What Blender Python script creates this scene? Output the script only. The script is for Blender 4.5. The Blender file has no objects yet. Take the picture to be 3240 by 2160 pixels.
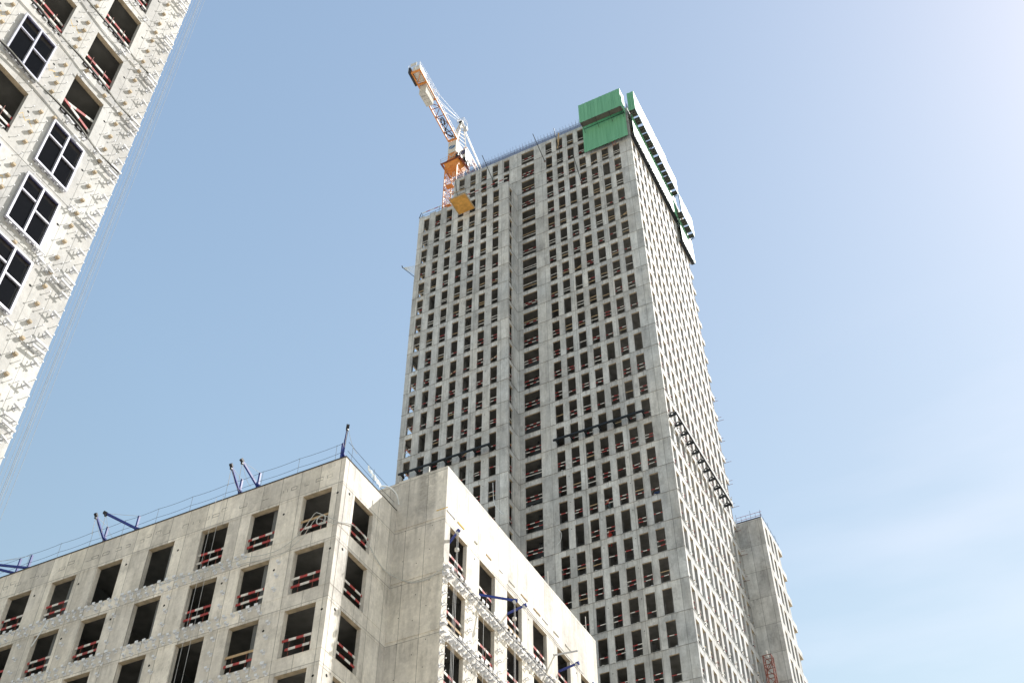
import bpy, bmesh, math, random
from mathutils import Vector, Matrix
random.seed(7)
C = bpy.context.scene.collection
# ---------------------------------------------------------------- camera, sky, sun, exposure
yaw, pitch, roll, FPX = .46871, .806579, -.001804, 3684.58
cy, sy = math.cos(yaw), math.sin(yaw)
fwd = Vector((-sy*math.cos(pitch), cy*math.cos(pitch), math.sin(pitch)))
rt = Vector((cy, sy, 0)); up = rt.cross(fwd)
r2 = rt*math.cos(roll)+up*math.sin(roll); u2 = r2.cross(fwd)
cd = bpy.data.cameras.new('camera'); cam = bpy.data.objects.new('camera', cd); C.objects.link(cam)
cd.sensor_width = 36; cd.lens = FPX/3240*36; cd.clip_start = .1; cd.clip_end = 20000
cam.matrix_world = Matrix(((r2.x, u2.x, -fwd.x, 0), (r2.y, u2.y, -fwd.y, 0), (r2.z, u2.z, -fwd.z, 0), (0, 0, 0, 1)))
bpy.context.scene.camera = cam
SUN = Vector((1, 1.306, 1.83)).normalized()
el = math.asin(SUN.z); az = math.atan2(SUN.x, SUN.y)
w = bpy.data.worlds.new('World'); bpy.context.scene.world = w; w.use_nodes = True
nt = w.node_tree; bg = nt.nodes['Background']
sk = nt.nodes.new('ShaderNodeTexSky'); sk.sky_type = 'NISHITA'; sk.sun_disc = False
sk.sun_elevation = el; sk.sun_rotation = az; sk.altitude = 0; sk.air_density = 2.7; sk.dust_density = .65; sk.ozone_density = 3.0
# thin high cirrus, laid out by sky direction
tc = nt.nodes.new('ShaderNodeTexCoord'); mp = nt.nodes.new('ShaderNodeMapping'); mp.inputs['Scale'].default_value = (1.5, 1.5, 9.0)
mp.inputs['Rotation'].default_value = (.1, .45, 0)
nz = nt.nodes.new('ShaderNodeTexNoise'); nz.inputs['Scale'].default_value = 2.2; nz.inputs['Detail'].default_value = 6
rp = nt.nodes.new('ShaderNodeValToRGB'); rp.color_ramp.elements[0].position = .42; rp.color_ramp.elements[1].position = .75
rp.color_ramp.elements[1].color = (.20, .20, .20, 1)
mx = nt.nodes.new('ShaderNodeMixRGB'); mx.inputs['Color2'].default_value = (7.5, 8.2, 9.2, 1)
L = nt.links.new
L(tc.outputs['Generated'], mp.inputs[0]); L(mp.outputs[0], nz.inputs['Vector']); L(nz.outputs[0], rp.inputs[0])
tint = nt.nodes.new('ShaderNodeMixRGB'); tint.blend_type = 'MULTIPLY'; tint.inputs[0].default_value = 1; tint.inputs[2].default_value = (1.04, 1.0, 1.03, 1)
dt = nt.nodes.new('ShaderNodeVectorMath'); dt.operation = 'DOT_PRODUCT'; dt.inputs[1].default_value = (-.02, .87, .49); L(tc.outputs['Generated'], dt.inputs[0])
ms = nt.nodes.new('ShaderNodeMapRange'); ms.inputs[1].default_value = .955; ms.inputs[2].default_value = .995; L(dt.outputs['Value'], ms.inputs[0])
cm = nt.nodes.new('ShaderNodeMath'); cm.operation = 'MULTIPLY'; L(rp.outputs[0], cm.inputs[0]); L(ms.outputs[0], cm.inputs[1])
L(cm.outputs[0], mx.inputs['Fac']); L(sk.outputs[0], mx.inputs['Color1']); L(mx.outputs[0], tint.inputs[1])
# milky air towards the sun
sdn = nt.nodes.new('ShaderNodeVectorMath'); sdn.operation = 'DOT_PRODUCT'; sdn.inputs[1].default_value = SUN; L(tc.outputs['Generated'], sdn.inputs[0])
smr = nt.nodes.new('ShaderNodeMapRange'); smr.inputs[1].default_value = .52; smr.inputs[2].default_value = .86; L(sdn.outputs['Value'], smr.inputs[0])
milk = nt.nodes.new('ShaderNodeMixRGB'); milk.blend_type = 'MULTIPLY'; milk.inputs[2].default_value = (.95, .885, .85, 1)
L(smr.outputs[0], milk.inputs[0]); L(tint.outputs[0], milk.inputs[1]); L(milk.outputs[0], bg.inputs[0])
bg.inputs[1].default_value = .087
sd = bpy.data.lights.new('sun', 'SUN'); so = bpy.data.objects.new('sun', sd); C.objects.link(so)
sd.energy = 3.7; sd.angle = math.radians(.5); sd.color = (1, .965, .915)
so.rotation_euler = SUN.to_track_quat('Z', 'Y').to_euler()
vs = bpy.context.scene.view_settings
vs.view_transform = 'Standard'; vs.look = 'None'; vs.gamma = 1; vs.exposure = .84

# ---------------------------------------------------------------- materials
def newmat(name):
    m = bpy.data.materials.new(name); m.use_nodes = True
    return m, m.node_tree, m.node_tree.nodes['Principled BSDF']
def plain(name, col, rough=.6, metal=0, var=.12, scale=3, bump=0):
    m, t, b = newmat(name)
    b.inputs['Roughness'].default_value = rough; b.inputs['Metallic'].default_value = metal
    g = t.nodes.new('ShaderNodeNewGeometry'); n = t.nodes.new('ShaderNodeTexNoise')
    n.inputs['Scale'].default_value = scale; n.inputs['Detail'].default_value = 5
    t.links.new(g.outputs['Position'], n.inputs['Vector'])
    mr = t.nodes.new('ShaderNodeMapRange'); mr.inputs[1].default_value = .3; mr.inputs[2].default_value = .7
    mr.inputs[3].default_value = 1-var; mr.inputs[4].default_value = 1+var
    t.links.new(n.outputs[0], mr.inputs[0])
    mm = t.nodes.new('ShaderNodeMixRGB'); mm.blend_type = 'MULTIPLY'; mm.inputs[0].default_value = 1
    mm.inputs[1].default_value = (*col, 1); t.links.new(mr.outputs[0], mm.inputs[2]); t.links.new(mm.outputs[0], b.inputs['Base Color'])
    if bump:
        bp = t.nodes.new('ShaderNodeBump'); bp.inputs['Strength'].default_value = bump; bp.inputs['Distance'].default_value = .02
        t.links.new(n.outputs[0], bp.inputs['Height']); t.links.new(bp.outputs[0], b.inputs['Normal'])
    return m
def concrete(name, col, warm, storey, z0, pw, stain=.55, seam=.55, rough=.75, mort=.015, blot=None):
    """cast concrete: formwork panels, pour joints every storey, vertical water streaks, mottling, pores"""
    m, t, b = newmat(name); N = t.nodes.new; K = t.links.new
    b.inputs['Roughness'].default_value = rough
    g = N('ShaderNodeNewGeometry'); s = N('ShaderNodeSeparateXYZ'); K(g.outputs['Position'], s.inputs[0])
    def math_(op, a, bb=None, c=None):
        n = N('ShaderNodeMath'); n.operation = op
        for i, v in enumerate((a, bb, c)):
            if v is None: continue
            if isinstance(v, (int, float)): n.inputs[i].default_value = v
            else: K(v, n.inputs[i])
        return n.outputs[0]
    u = math_('ADD', s.outputs[0], s.outputs[1])
    z = math_('SUBTRACT', s.outputs[2], z0)
    cb = N('ShaderNodeCombineXYZ'); K(u, cb.inputs[0]); K(z, cb.inputs[1])
    def noise(scale, vec, sc=None, det=5, rgh=.55):
        n = N('ShaderNodeTexNoise'); n.inputs['Scale'].default_value = scale; n.inputs['Detail'].default_value = det; n.inputs['Roughness'].default_value = rgh
        if sc:
            mpp = N('ShaderNodeMapping'); mpp.inputs['Scale'].default_value = sc; K(vec, mpp.inputs[0]); K(mpp.outputs[0], n.inputs['Vector'])
        else: K(vec, n.inputs['Vector'])
        return n.outputs[0]
    def rng(v, a, bb, c, d):
        n = N('ShaderNodeMapRange'); K(v, n.inputs[0])
        for i, q in enumerate((a, bb, c, d)): n.inputs[i+1].default_value = q
        return n.outputs[0]
    P = g.outputs['Position']
    mott = rng(noise(.45, P, None, 7, .68), .32, .70, .78, 1.14)
    fine = rng(noise(5, P, None, 6, .65), .3, .7, .88, 1.08)
    streak = rng(noise(1, P, (1.8, 1.8, .35), 6, .65), .36, .62, 1-.20*stain, 1.05)
    # drip stains starting at the joint of each storey
    fr = math_('FRACT', math_('DIVIDE', z, storey))
    top = math_('POWER', fr, 3)
    dn = rng(noise(1, P, (5.5, 5.5, .35), 4, .6), .50, .66, 0, 1)
    drip = math_('SUBTRACT', 1, math_('MULTIPLY', math_('MULTIPLY', top, dn), .30*stain))
    # formwork panels: per-panel tone and dark seams
    br = N('ShaderNodeTexBrick'); K(cb.outputs[0], br.inputs['Vector'])
    br.offset = 0; br.squash = 1
    br.inputs['Color1'].default_value = (.78, .78, .79, 1); br.inputs['Color2'].default_value = (1.1, 1.1, 1.1, 1)
    br.inputs['Mortar'].default_value = (seam, seam, seam, 1); br.inputs['Scale'].default_value = 1
    br.inputs['Mortar Size'].default_value = mort; br.inputs['Mortar Smooth'].default_value = .4; br.inputs['Bias'].default_value = 0
    br.inputs['Brick Width'].default_value = pw; br.inputs['Row Height'].default_value = storey
    pt = N('ShaderNodeTexVoronoi'); pt.inputs['Scale'].default_value = .55; K(P, pt.inputs['Vector'])
    sp = N('ShaderNodeSeparateColor'); K(pt.outputs['Color'], sp.inputs[0])
    patch = rng(noise(.9, P, (1, 1, .6), 7, .7), .55, .62, 1, 1-.20*stain)
    vor = N('ShaderNodeTexVoronoi'); vor.inputs['Scale'].default_value = 3.2; K(P, vor.inputs['Vector'])
    pore = rng(vor.outputs['Distance'], .035, .06, .55, 1)
    f = mott
    if blot:
        bx = math_('MULTIPLY', rng(s.outputs[0], blot[0]-.1, blot[0]+.15, 0, 1), rng(s.outputs[0], blot[1]-.1, blot[1]+.1, 1, 0))
        bx = math_('MULTIPLY', math_('MULTIPLY', bx, rng(s.outputs[2], blot[2]-.2, blot[2]+.3, 0, 1)), rng(noise(3.5, P, (1, 1, 2.2), 7, .75), .40, .60, .45, 1))
        f = math_('MULTIPLY', f, math_('SUBTRACT', 1, math_('MULTIPLY', bx, .38)))
    for x in (fine, streak, drip, patch, pore): f = math_('MULTIPLY', f, x)
    m1 = N('ShaderNodeMixRGB'); m1.inputs[1].default_value = (*col, 1); m1.inputs[2].default_value = (*warm, 1)
    K(rng(noise(.25, P, (1, 1, .5), 5, .6), .38, .62, 0, 1), m1.inputs[0])
    m2 = N('ShaderNodeMixRGB'); m2.blend_type = 'MULTIPLY'; m2.inputs[0].default_value = 1; K(m1.outputs[0], m2.inputs[1]); K(f, m2.inputs[2])
    m3 = N('ShaderNodeMixRGB'); m3.blend_type = 'MULTIPLY'; m3.inputs[0].default_value = .95; K(m2.outputs[0], m3.inputs[1]); K(br.outputs[0], m3.inputs[2])
    K(m3.outputs[0], b.inputs['Base Color'])
    bp = N('ShaderNodeBump'); bp.inputs['Strength'].default_value = .35; bp.inputs['Distance'].default_value = .03
    K(math_('MULTIPLY', fine, br.outputs['Fac']) if False else fine, bp.inputs['Height']); K(bp.outputs[0], b.inputs['Normal'])
    return m
H = 3.29; J0 = 135.6
M = {}
M['conc_t'] = concrete('tower_concrete', (.565, .58, .585), (.59, .58, .555), H, J0-H*50, 1.21, stain=1.0, seam=.45, mort=.028)
M['conc_p'] = concrete('podium_concrete', (.75, .705, .635), (.80, .745, .65), 3.68, 37.02-3.68*20, 1.3, stain=.9, seam=.45, mort=.024, blot=(-29.25, -28.0, 41.6))
M['conc_l'] = concrete('left_concrete', (.53, .525, .505), (.57, .55, .51), 3.70, 45.4-3.7*20, 1.6, stain=.5, seam=.7)
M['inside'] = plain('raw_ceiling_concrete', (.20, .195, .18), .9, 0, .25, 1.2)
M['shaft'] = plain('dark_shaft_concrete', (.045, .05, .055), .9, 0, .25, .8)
M['soffit'] = plain('bounce_tinted_soffit', (.46, .37, .25), .85, 0, .25, 2.5)  # warm ground bounce painted into the tan of lintel undersides and block brackets
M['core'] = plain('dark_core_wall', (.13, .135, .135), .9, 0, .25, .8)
M['roof'] = plain('roof_felt', (.06, .06, .065), .9)
M['ground'] = plain('sandy_ground', (.50, .465, .41), .95, 0, .3, .15)
M['asphalt'] = plain('asphalt', (.055, .055, .055), .9, 0, .2, 1)
M['red'] = plain('red_paint', (.33, .035, .03), .6, 0, .35, 4)
M['white'] = plain('white_paint', (.60, .575, .53), .6, 0, .25, 4)
M['wood'] = plain('raw_timber', (.42, .30, .17), .8, 0, .25, 6)
M['galv'] = plain('galvanised_steel', (.50, .51, .53), .6, 0, .2, 8)
M['clip'] = plain('pale_bracket_steel', (.68, .68, .69), .6, 0, .12, 9)
M['hole'] = plain('tie_hole_dark', (.012, .012, .012), 1)
M['yellow'] = plain('yellow_marking_paint', (.75, .50, .12), .8, 0, .3, 9)
M['alu'] = plain('pale_lilac_frame', (.62, .62, .70), .3, .35, .08, 4)
M['aludark'] = plain('frame_rebate_dark', (.045, .045, .10), .5, .1)
M['deck'] = plain('walkway_boards', (.09, .085, .07), .8)
M['black'] = plain('black_steel', (.018, .022, .026), .45, .4)
M['blue'] = plain('blue_paint', (.016, .035, .22), .5, 0, .2, 5)
M['rust'] = plain('rusty_primer', (.20, .065, .045), .7, .1, .3, 3)
M['crane'] = plain('orange_crane_paint', (.60, .22, .04), .5, 0, .15, 2)
M['cranew'] = plain('cream_crane_paint', (.60, .57, .51), .5, .05, .08, 2)
M['cw'] = plain('counterweight_concrete', (.50, .48, .43), .85, 0, .15, 2)
M['logo'] = plain('logo_blue', (.03, .12, .28), .5)
M['rebar'] = plain('rebar_steel', (.07, .085, .15), .9, 0)
M['plank'] = plain('formwork_ply', (.62, .32, .07), .6, 0, .22, 2.2)
M['rope'] = plain('pale_rope', (.50, .50, .50), .8)
M['fog'] = plain('weathered_rope', (.30, .33, .36), .8)
M['dull'] = plain('dull_zinc', (.68, .70, .73), .6, .1, .15, 8)
M['hose'] = plain('grey_hose', (.46, .47, .45), .6)
M['net'] = plain('pale_netting', (.70, .74, .76), .7)
M['dark'] = plain('dark_rubber', (.02, .02, .025), .6)
M['skin'] = plain('skin', (.45, .26, .18), .6)
M['jacket'] = plain('slate_workwear', (.05, .075, .085), .8)
M['navy'] = plain('navy_workwear', (.02, .05, .14), .8)
M['redcloth'] = plain('red_workwear', (.55, .05, .03), .7)
M['redhat'] = plain('red_helmet', (.65, .05, .02), .35)
def green_mat():
    m, t, b = newmat('green_sheeting'); N = t.nodes.new; K = t.links.new
    g = N('ShaderNodeNewGeometry'); mpn = N('ShaderNodeMapping'); mpn.inputs['Scale'].default_value = (3, 3, .12)
    n = N('ShaderNodeTexNoise'); n.inputs['Scale'].default_value = 1; n.inputs['Detail'].default_value = 6
    K(g.outputs['Position'], mpn.inputs[0]); K(mpn.outputs[0], n.inputs['Vector'])
    r = N('ShaderNodeValToRGB'); r.color_ramp.elements[0].position = .3; r.color_ramp.elements[1].position = .72
    r.color_ramp.elements[0].color = (.115, .325, .185, 1); r.color_ramp.elements[1].color = (.17, .43, .255, 1)
    K(n.outputs[0], r.inputs[0]); K(r.outputs[0], b.inputs['Base Color'])
    b.inputs['Roughness'].default_value = .5; b.inputs['Specular IOR Level'].default_value = .45
    wv = N('ShaderNodeTexWave'); wv.inputs['Scale'].default_value = 1.6; cbn = N('ShaderNodeCombineXYZ'); s = N('ShaderNodeSeparateXYZ')
    a = N('ShaderNodeMath'); K(g.outputs['Position'], s.inputs[0]); K(s.outputs[0], a.inputs[0]); K(s.outputs[1], a.inputs[1]); K(a.outputs[0], cbn.inputs[0]); K(cbn.outputs[0], wv.inputs['Vector'])
    bp = N('ShaderNodeBump'); bp.inputs['Strength'].default_value = .5; bp.inputs['Distance'].default_value = .02
    K(wv.outputs['Fac'], bp.inputs['Height']); K(bp.outputs[0], b.inputs['Normal'])
    return m
M['green'] = green_mat()
def glass_mat():
    m, t, b = newmat('tinted_glass'); N = t.nodes.new; K = t.links.new
    tr = N('ShaderNodeBsdfTransparent'); tr.inputs[0].default_value = (.35, .35, .34, 1)
    gl = N('ShaderNodeBsdfGlossy'); gl.inputs['Roughness'].default_value = .02; gl.inputs[0].default_value = (.6, .6, .62, 1)
    mixn = N('ShaderNodeMixShader'); mixn.inputs[0].default_value = .035
    K(tr.outputs[0], mixn.inputs[1]); K(gl.outputs[0], mixn.inputs[2])
    K(mixn.outputs[0], t.nodes['Material Output'].inputs[0])
    return m
M['glass'] = glass_mat()

# ---------------------------------------------------------------- mesh helpers
class MB:
    def __init__(s): s.v = []; s.f = []; s.m = []; s.mats = []
    def mi(s, m):
        if m not in s.mats: s.mats.append(m)
        return s.mats.index(m)
    def quad(s, a, b, c, d, m):
        n = len(s.v); s.v += [tuple(a), tuple(b), tuple(c), tuple(d)]; s.f.append((n, n+1, n+2, n+3)); s.m.append(s.mi(m))
    def hexa(s, P, m):
        n = len(s.v); s.v += [tuple(p) for p in P]; k = s.mi(m)
        for f in ((0, 3, 2, 1), (4, 5, 6, 7), (0, 1, 5, 4), (1, 2, 6, 5), (2, 3, 7, 6), (3, 0, 4, 7)):
            s.f.append(tuple(n+i for i in f)); s.m.append(k)
    def box(s, x0, x1, y0, y1, z0, z1, m):
        s.hexa([(x0, y0, z0), (x1, y0, z0), (x1, y1, z0), (x0, y1, z0), (x0, y0, z1), (x1, y0, z1), (x1, y1, z1), (x0, y1, z1)], m)
    def bar(s, a, b, wd, m, hd=None):
        a = Vector(a); b = Vector(b); d = (b-a)
        if d.length < 1e-5: return
        d.normalize(); hd = hd or wd
        r = d.cross(Vector((0, 0, 1)))
        if r.length < .05: r = Vector((1, 0, 0)) if abs(d.z) > .9 else Vector((0, 0, 1))
        r.normalize(); q = r.cross(d).normalized(); r *= wd/2; q *= hd/2
        s.hexa([a-r-q, a+r-q, a+r+q, a-r+q, b-r-q, b+r-q, b+r+q, b-r+q], m)
    def tube(s, pts, rad, m, n=6, cap=True):
        pts = [Vector(p) for p in pts]; k = s.mi(m); base = len(s.v)
        for i, p in enumerate(pts):
            d = (pts[min(i+1, len(pts)-1)]-pts[max(i-1, 0)]).normalized()
            r = d.cross(Vector((0, 0, 1)))
            if r.length < .1: r = Vector((1, 0, 0))
            r.normalize(); q = r.cross(d)
            rr = rad[i] if isinstance(rad, (list, tuple)) else rad
            for j in range(n):
                a = 2*math.pi*j/n; s.v.append(tuple(p+r*rr*math.cos(a)+q*rr*math.sin(a)))
        for i in range(len(pts)-1):
            for j in range(n):
                a = base+i*n+j; b2 = base+i*n+(j+1) % n; s.f.append((a, b2, b2+n, a+n)); s.m.append(k)
        if cap:
            s.f.append(tuple(base+j for j in range(n))[::-1]); s.m.append(k)
            s.f.append(tuple(base+(len(pts)-1)*n+j for j in range(n))); s.m.append(k)
    def build(s, name, parent=None, origin=(0, 0, 0)):
        me = bpy.data.meshes.new(name); o = Vector(origin)
        me.from_pydata([tuple(Vector(v)-o) for v in s.v], [], s.f)
        for x in s.mats: me.materials.append(M[x])
        me.polygons.foreach_set('material_index', s.m); me.update()
        ob = bpy.data.objects.new(name, me); ob.location = o; C.objects.link(ob)
        if parent is not None:
            ob.parent = parent; ob.location = o-Vector(parent.location)
        return ob
def tag(o, label, cat, group=None):
    o['label'] = label; o['category'] = cat
    if group: o['group'] = group
    return o
def thing(name, loc, label, cat, group=None):
    e = bpy.data.objects.new(name, None); e.location = loc; C.objects.link(e); e.empty_display_size = .3
    return tag(e, label, cat, group)
def copy_part(src, parent, world_loc, rot=None):
    o = src.copy(); C.objects.link(o); o.parent = parent; o.location = Vector(world_loc)-Vector(parent.location)
    if rot is not None: o.rotation_euler = rot
    return o
def sag(a, b, s, n=10):
    a = Vector(a); b = Vector(b)
    return [a.lerp(b, i/n)-Vector((0, 0, s*4*(i/n)*(1-i/n))) for i in range(n+1)]
def spline(pts, n=6):
    P = [Vector(p) for p in pts]; P = [P[0]]+P+[P[-1]]; out = []
    for i in range(1, len(P)-2):
        for k in range(n):
            t = k/n; a, b, c, d = P[i-1], P[i], P[i+1], P[i+2]
            out.append(.5*((2*b)+(c-a)*t+(2*a-5*b+4*c-d)*t*t+(-a+3*b-3*c+d)*t**3))
    out.append(P[-2]); return out

def wall(mb, axis, plane, nrm, us, zs, hole, th, m, lip=None):
    """wall with real openings. axis 'x': runs along X at Y=plane; 'y': runs along Y at X=plane. nrm = +-1 outward side"""
    def P(u, z, d):
        q = plane-nrm*d
        return (u, q, z) if axis == 'x' else (q, u, z)
    flip = (axis == 'x') == (nrm > 0)
    def Q(a, b, c, d, inv=False, mt=None):
        if flip != inv: mb.quad(a, d, c, b, mt or m)
        else: mb.quad(a, b, c, d, mt or m)
    nu, nz_ = len(us)-1, len(zs)-1
    S = [[not hole(i, j) for j in range(nz_)] for i in range(nu)]
    for i in range(nu):
        # merge vertical runs of solid cells for front/back
        j = 0
        while j < nz_:
            if S[i][j]:
                k = j
                while k+1 < nz_ and S[i][k+1] and all(S[i][k+1] for _ in (0,)): k += 1
                u0, u1, z0, z1 = us[i], us[i+1], zs[j], zs[k+1]
                Q(P(u0, z0, 0), P(u1, z0, 0), P(u1, z1, 0), P(u0, z1, 0))
                Q(P(u0, z0, th), P(u1, z0, th), P(u1, z1, th), P(u0, z1, th), True)
                j = k+1
            else: j += 1
        for j in range(nz_):
            u0, u1, z0, z1 = us[i], us[i+1], zs[j], zs[j+1]
            if S[i][j]:
                if i == 0 or not S[i-1][j]: Q(P(u0, z0, th), P(u0, z0, 0), P(u0, z1, 0), P(u0, z1, th))
                if i == nu-1 or not S[i+1][j]: Q(P(u1, z0, 0), P(u1, z0, th), P(u1, z1, th), P(u1, z1, 0))
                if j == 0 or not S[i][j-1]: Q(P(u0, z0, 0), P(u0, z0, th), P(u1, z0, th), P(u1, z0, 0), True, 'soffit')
                if j == nz_-1 or not S[i][j+1]: Q(P(u0, z1, th), P(u0, z1, 0), P(u1, z1, 0), P(u1, z1, th), True)
def grid(u0, u1, wins, zlo, zhi, rows):
    """breakpoints; returns us, zs, hole()"""
    us = [u0]; hu = set()
    for a, b in wins:
        if a <= us[-1]+1e-4: us[-1] = a
        else: us.append(a)
        hu.add(len(us)-1); us.append(b)
    if u1 > us[-1]+1e-3: us.append(u1)
    zs = [zlo]; hz = set()
    for a, b in sorted(rows):
        if b <= zlo or a >= zhi: continue
        a = max(a, zlo)
        if a > zs[-1]+1e-4: zs.append(a)
        hz.add(len(zs)-1); zs.append(min(b, zhi))
    if zhi > zs[-1]+1e-3: zs.append(zhi)
    return us, zs, (lambda i, j: i in hu and j in hz)

def board(mb, P, u0, u1, z, d, hgt, tilt0=0, tilt1=0, kind=None, th=.03):
    """striped guard board between u0 and u1; P(u,z,d)->xyz"""
    Lb = u1-u0; kind = kind or random.choices(['rw', 'wood', 'white'], [.8, .12, .08])[0]
    if kind == 'rw':
        seg = random.uniform(.38, .6); ph = random.uniform(0, seg); u = u0-ph; col = random.random() < .5; cuts = []
        while u < u1:
            a, b = max(u, u0), min(u+seg, u1)
            if b-a > .01: cuts.append((a, b, 'red' if col else 'white'))
            col = not col; u += seg
    else: cuts = [(u0, u1, kind)]
    for a, b, c in cuts:
        ta = tilt0+(tilt1-tilt0)*(a-u0)/Lb; tb = tilt0+(tilt1-tilt0)*(b-u0)/Lb
        mb.hexa([P(a, z+ta, d), P(b, z+tb, d), P(b, z+tb, d+th), P(a, z+ta, d+th),
                 P(a, z+ta+hgt, d), P(b, z+tb+hgt, d), P(b, z+tb+hgt, d+th), P(a, z+ta+hgt, d+th)], c)
def PX(plane, nrm=-1): return lambda u, z, d: (u, plane-nrm*d, z)
def PY(plane, nrm=1): return lambda u, z, d: (plane-nrm*d, u, z)

GZ = -1.6
# ---------------------------------------------------------------- ground
mb = MB(); mb.quad((-4000, -4000, GZ), (4000, -4000, GZ), (4000, 4000, GZ), (-4000, 4000, GZ), 'ground'); g = mb.build('ground'); g['kind'] = 'structure'
mb = MB(); mb.box(-22, -12, -200, 300, GZ, GZ+.004, 'asphalt'); g = mb.build('road'); g['kind'] = 'structure'
mb = MB(); mb.box(-24, -22, -200, 300, GZ-.1, GZ+.14, 'cw'); g = mb.build('pavement'); g['kind'] = 'structure'

# ================================================================ TALL TOWER
tower = thing('high_rise_building', (-40, 94, GZ), 'tall unfinished grey concrete tower with rows of window holes and green sheets on top', 'building')
J = lambda k: J0-H*k
X0, X1, XI, XW = -51.6, -25.02, -41.7, -55.27      # main left, main right, inner corner, bay left
YF, YB_, YR = 83.9, 81.35, 104.9
TH = .17
rows_f = [(J(k)-3.22, J(k)-.62) for k in range(0, 41)]
cols_r = [(-37.3+1.608*i, -37.3+1.608*i+.94) for i in range(7)]
wide = (-41.0, -39.06)
cols_bl = [(-50.79+1.762*i, -50.79+1.762*i+.88) for i in range(5)]
cols_b = [(-54.5+1.757*i, -54.5+1.757*i+.875) for i in range(7)]
cols_s = [(84.24+1.6*i, 84.24+1.6*i+.96) for i in range(13)]
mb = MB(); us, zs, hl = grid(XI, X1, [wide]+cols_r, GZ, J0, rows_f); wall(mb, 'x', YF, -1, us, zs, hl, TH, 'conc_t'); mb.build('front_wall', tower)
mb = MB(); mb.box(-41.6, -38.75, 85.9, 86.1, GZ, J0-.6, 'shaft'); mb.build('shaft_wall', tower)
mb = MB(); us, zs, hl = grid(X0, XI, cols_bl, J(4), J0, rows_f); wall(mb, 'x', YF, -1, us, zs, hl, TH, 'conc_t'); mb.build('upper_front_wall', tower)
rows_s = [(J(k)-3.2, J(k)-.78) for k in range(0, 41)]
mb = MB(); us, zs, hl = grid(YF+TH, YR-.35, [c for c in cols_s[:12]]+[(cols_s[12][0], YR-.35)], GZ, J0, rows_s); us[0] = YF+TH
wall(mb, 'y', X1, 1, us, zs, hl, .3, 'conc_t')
for k in range(0, 41): mb.box(X1-TH, X1, YR-.35, YR+.02, J(k)-.78, J(k)+.08 if k else J0, 'conc_t')
mb.box(X1-.6, X1-TH, YR-.4, YR-.35, GZ, J0, 'conc_t')
mb.build('side_wall', tower)
ZB = J(3)+.32
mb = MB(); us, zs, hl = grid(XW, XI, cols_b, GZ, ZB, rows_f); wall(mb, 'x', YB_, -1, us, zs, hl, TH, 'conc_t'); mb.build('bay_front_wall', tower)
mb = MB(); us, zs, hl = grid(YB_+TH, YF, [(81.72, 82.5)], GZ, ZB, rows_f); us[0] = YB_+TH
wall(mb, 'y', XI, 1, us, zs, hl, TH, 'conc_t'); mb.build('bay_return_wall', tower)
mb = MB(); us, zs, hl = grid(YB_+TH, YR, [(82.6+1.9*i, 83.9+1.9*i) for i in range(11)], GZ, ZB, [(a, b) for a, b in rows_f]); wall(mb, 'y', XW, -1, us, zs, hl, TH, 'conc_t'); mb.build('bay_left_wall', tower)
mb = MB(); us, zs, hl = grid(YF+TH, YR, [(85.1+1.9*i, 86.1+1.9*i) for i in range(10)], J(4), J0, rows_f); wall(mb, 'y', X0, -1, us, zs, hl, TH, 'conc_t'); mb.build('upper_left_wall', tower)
mb = MB(); mb.box(XW+TH, X1-.6, YR-.35, YR, GZ, ZB, 'conc_t'); mb.box(X0+TH, X1-.6, YR-.35, YR, ZB+.01, J0-.01, 'conc_t'); mb.build('rear_wall', tower)
# slightly projecting pour joints at every storey
mb = MB()
for k in range(1, 41):
    z = J(k); o_ = .03+.012*random.random()
    mb.box(XI, X1+o_, YF-o_, YF-.002, z-.022, z+.022, 'conc_t')
    mb.box(X1+.002, X1+o_, YF+.01, YR-.36, z-.06, z-.02, 'conc_t')
    if k < 4: mb.box(X0-o_, XI-.01, YF-o_, YF-.002, z-.022, z+.022, 'conc_t')
    if k > 3:
        mb.box(XW-o_, XI+o_, YB_-o_, YB_-.002, z-.022, z+.022, 'conc_t')
        mb.box(XI+.002, XI+o_, YB_+.01, YF-.03, z-.022, z+.022, 'conc_t')
mb.build('storey_ledge', tower)
# slabs: one mesh copied up the tower
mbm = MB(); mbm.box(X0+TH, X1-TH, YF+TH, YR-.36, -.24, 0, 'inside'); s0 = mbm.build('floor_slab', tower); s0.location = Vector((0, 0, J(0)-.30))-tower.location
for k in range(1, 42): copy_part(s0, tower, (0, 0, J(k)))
mbm = MB(); mbm.box(XW+TH, XI-TH, YB_+TH, YF+TH-.01, -.24, 0, 'inside'); mbm.box(XW+TH, X0+TH-.01, YF+TH, YR-.01, -.24, 0, 'inside')
s1 = mbm.build('bay_floor_slab', tower); s1.location = Vector((0, 0, J(3)-.02))-tower.location
for k in range(4, 42): copy_part(s1, tower, (0, 0, J(k)))
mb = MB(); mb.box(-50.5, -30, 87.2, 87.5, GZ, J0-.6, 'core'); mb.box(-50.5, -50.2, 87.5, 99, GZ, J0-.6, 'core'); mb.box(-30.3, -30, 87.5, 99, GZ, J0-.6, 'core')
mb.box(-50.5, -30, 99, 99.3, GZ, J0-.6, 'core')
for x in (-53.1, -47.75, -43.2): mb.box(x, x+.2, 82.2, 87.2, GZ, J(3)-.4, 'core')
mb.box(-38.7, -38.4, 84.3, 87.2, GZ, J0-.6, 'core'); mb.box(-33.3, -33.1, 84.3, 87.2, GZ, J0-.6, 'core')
mb.build('core_wall', tower)
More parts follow.
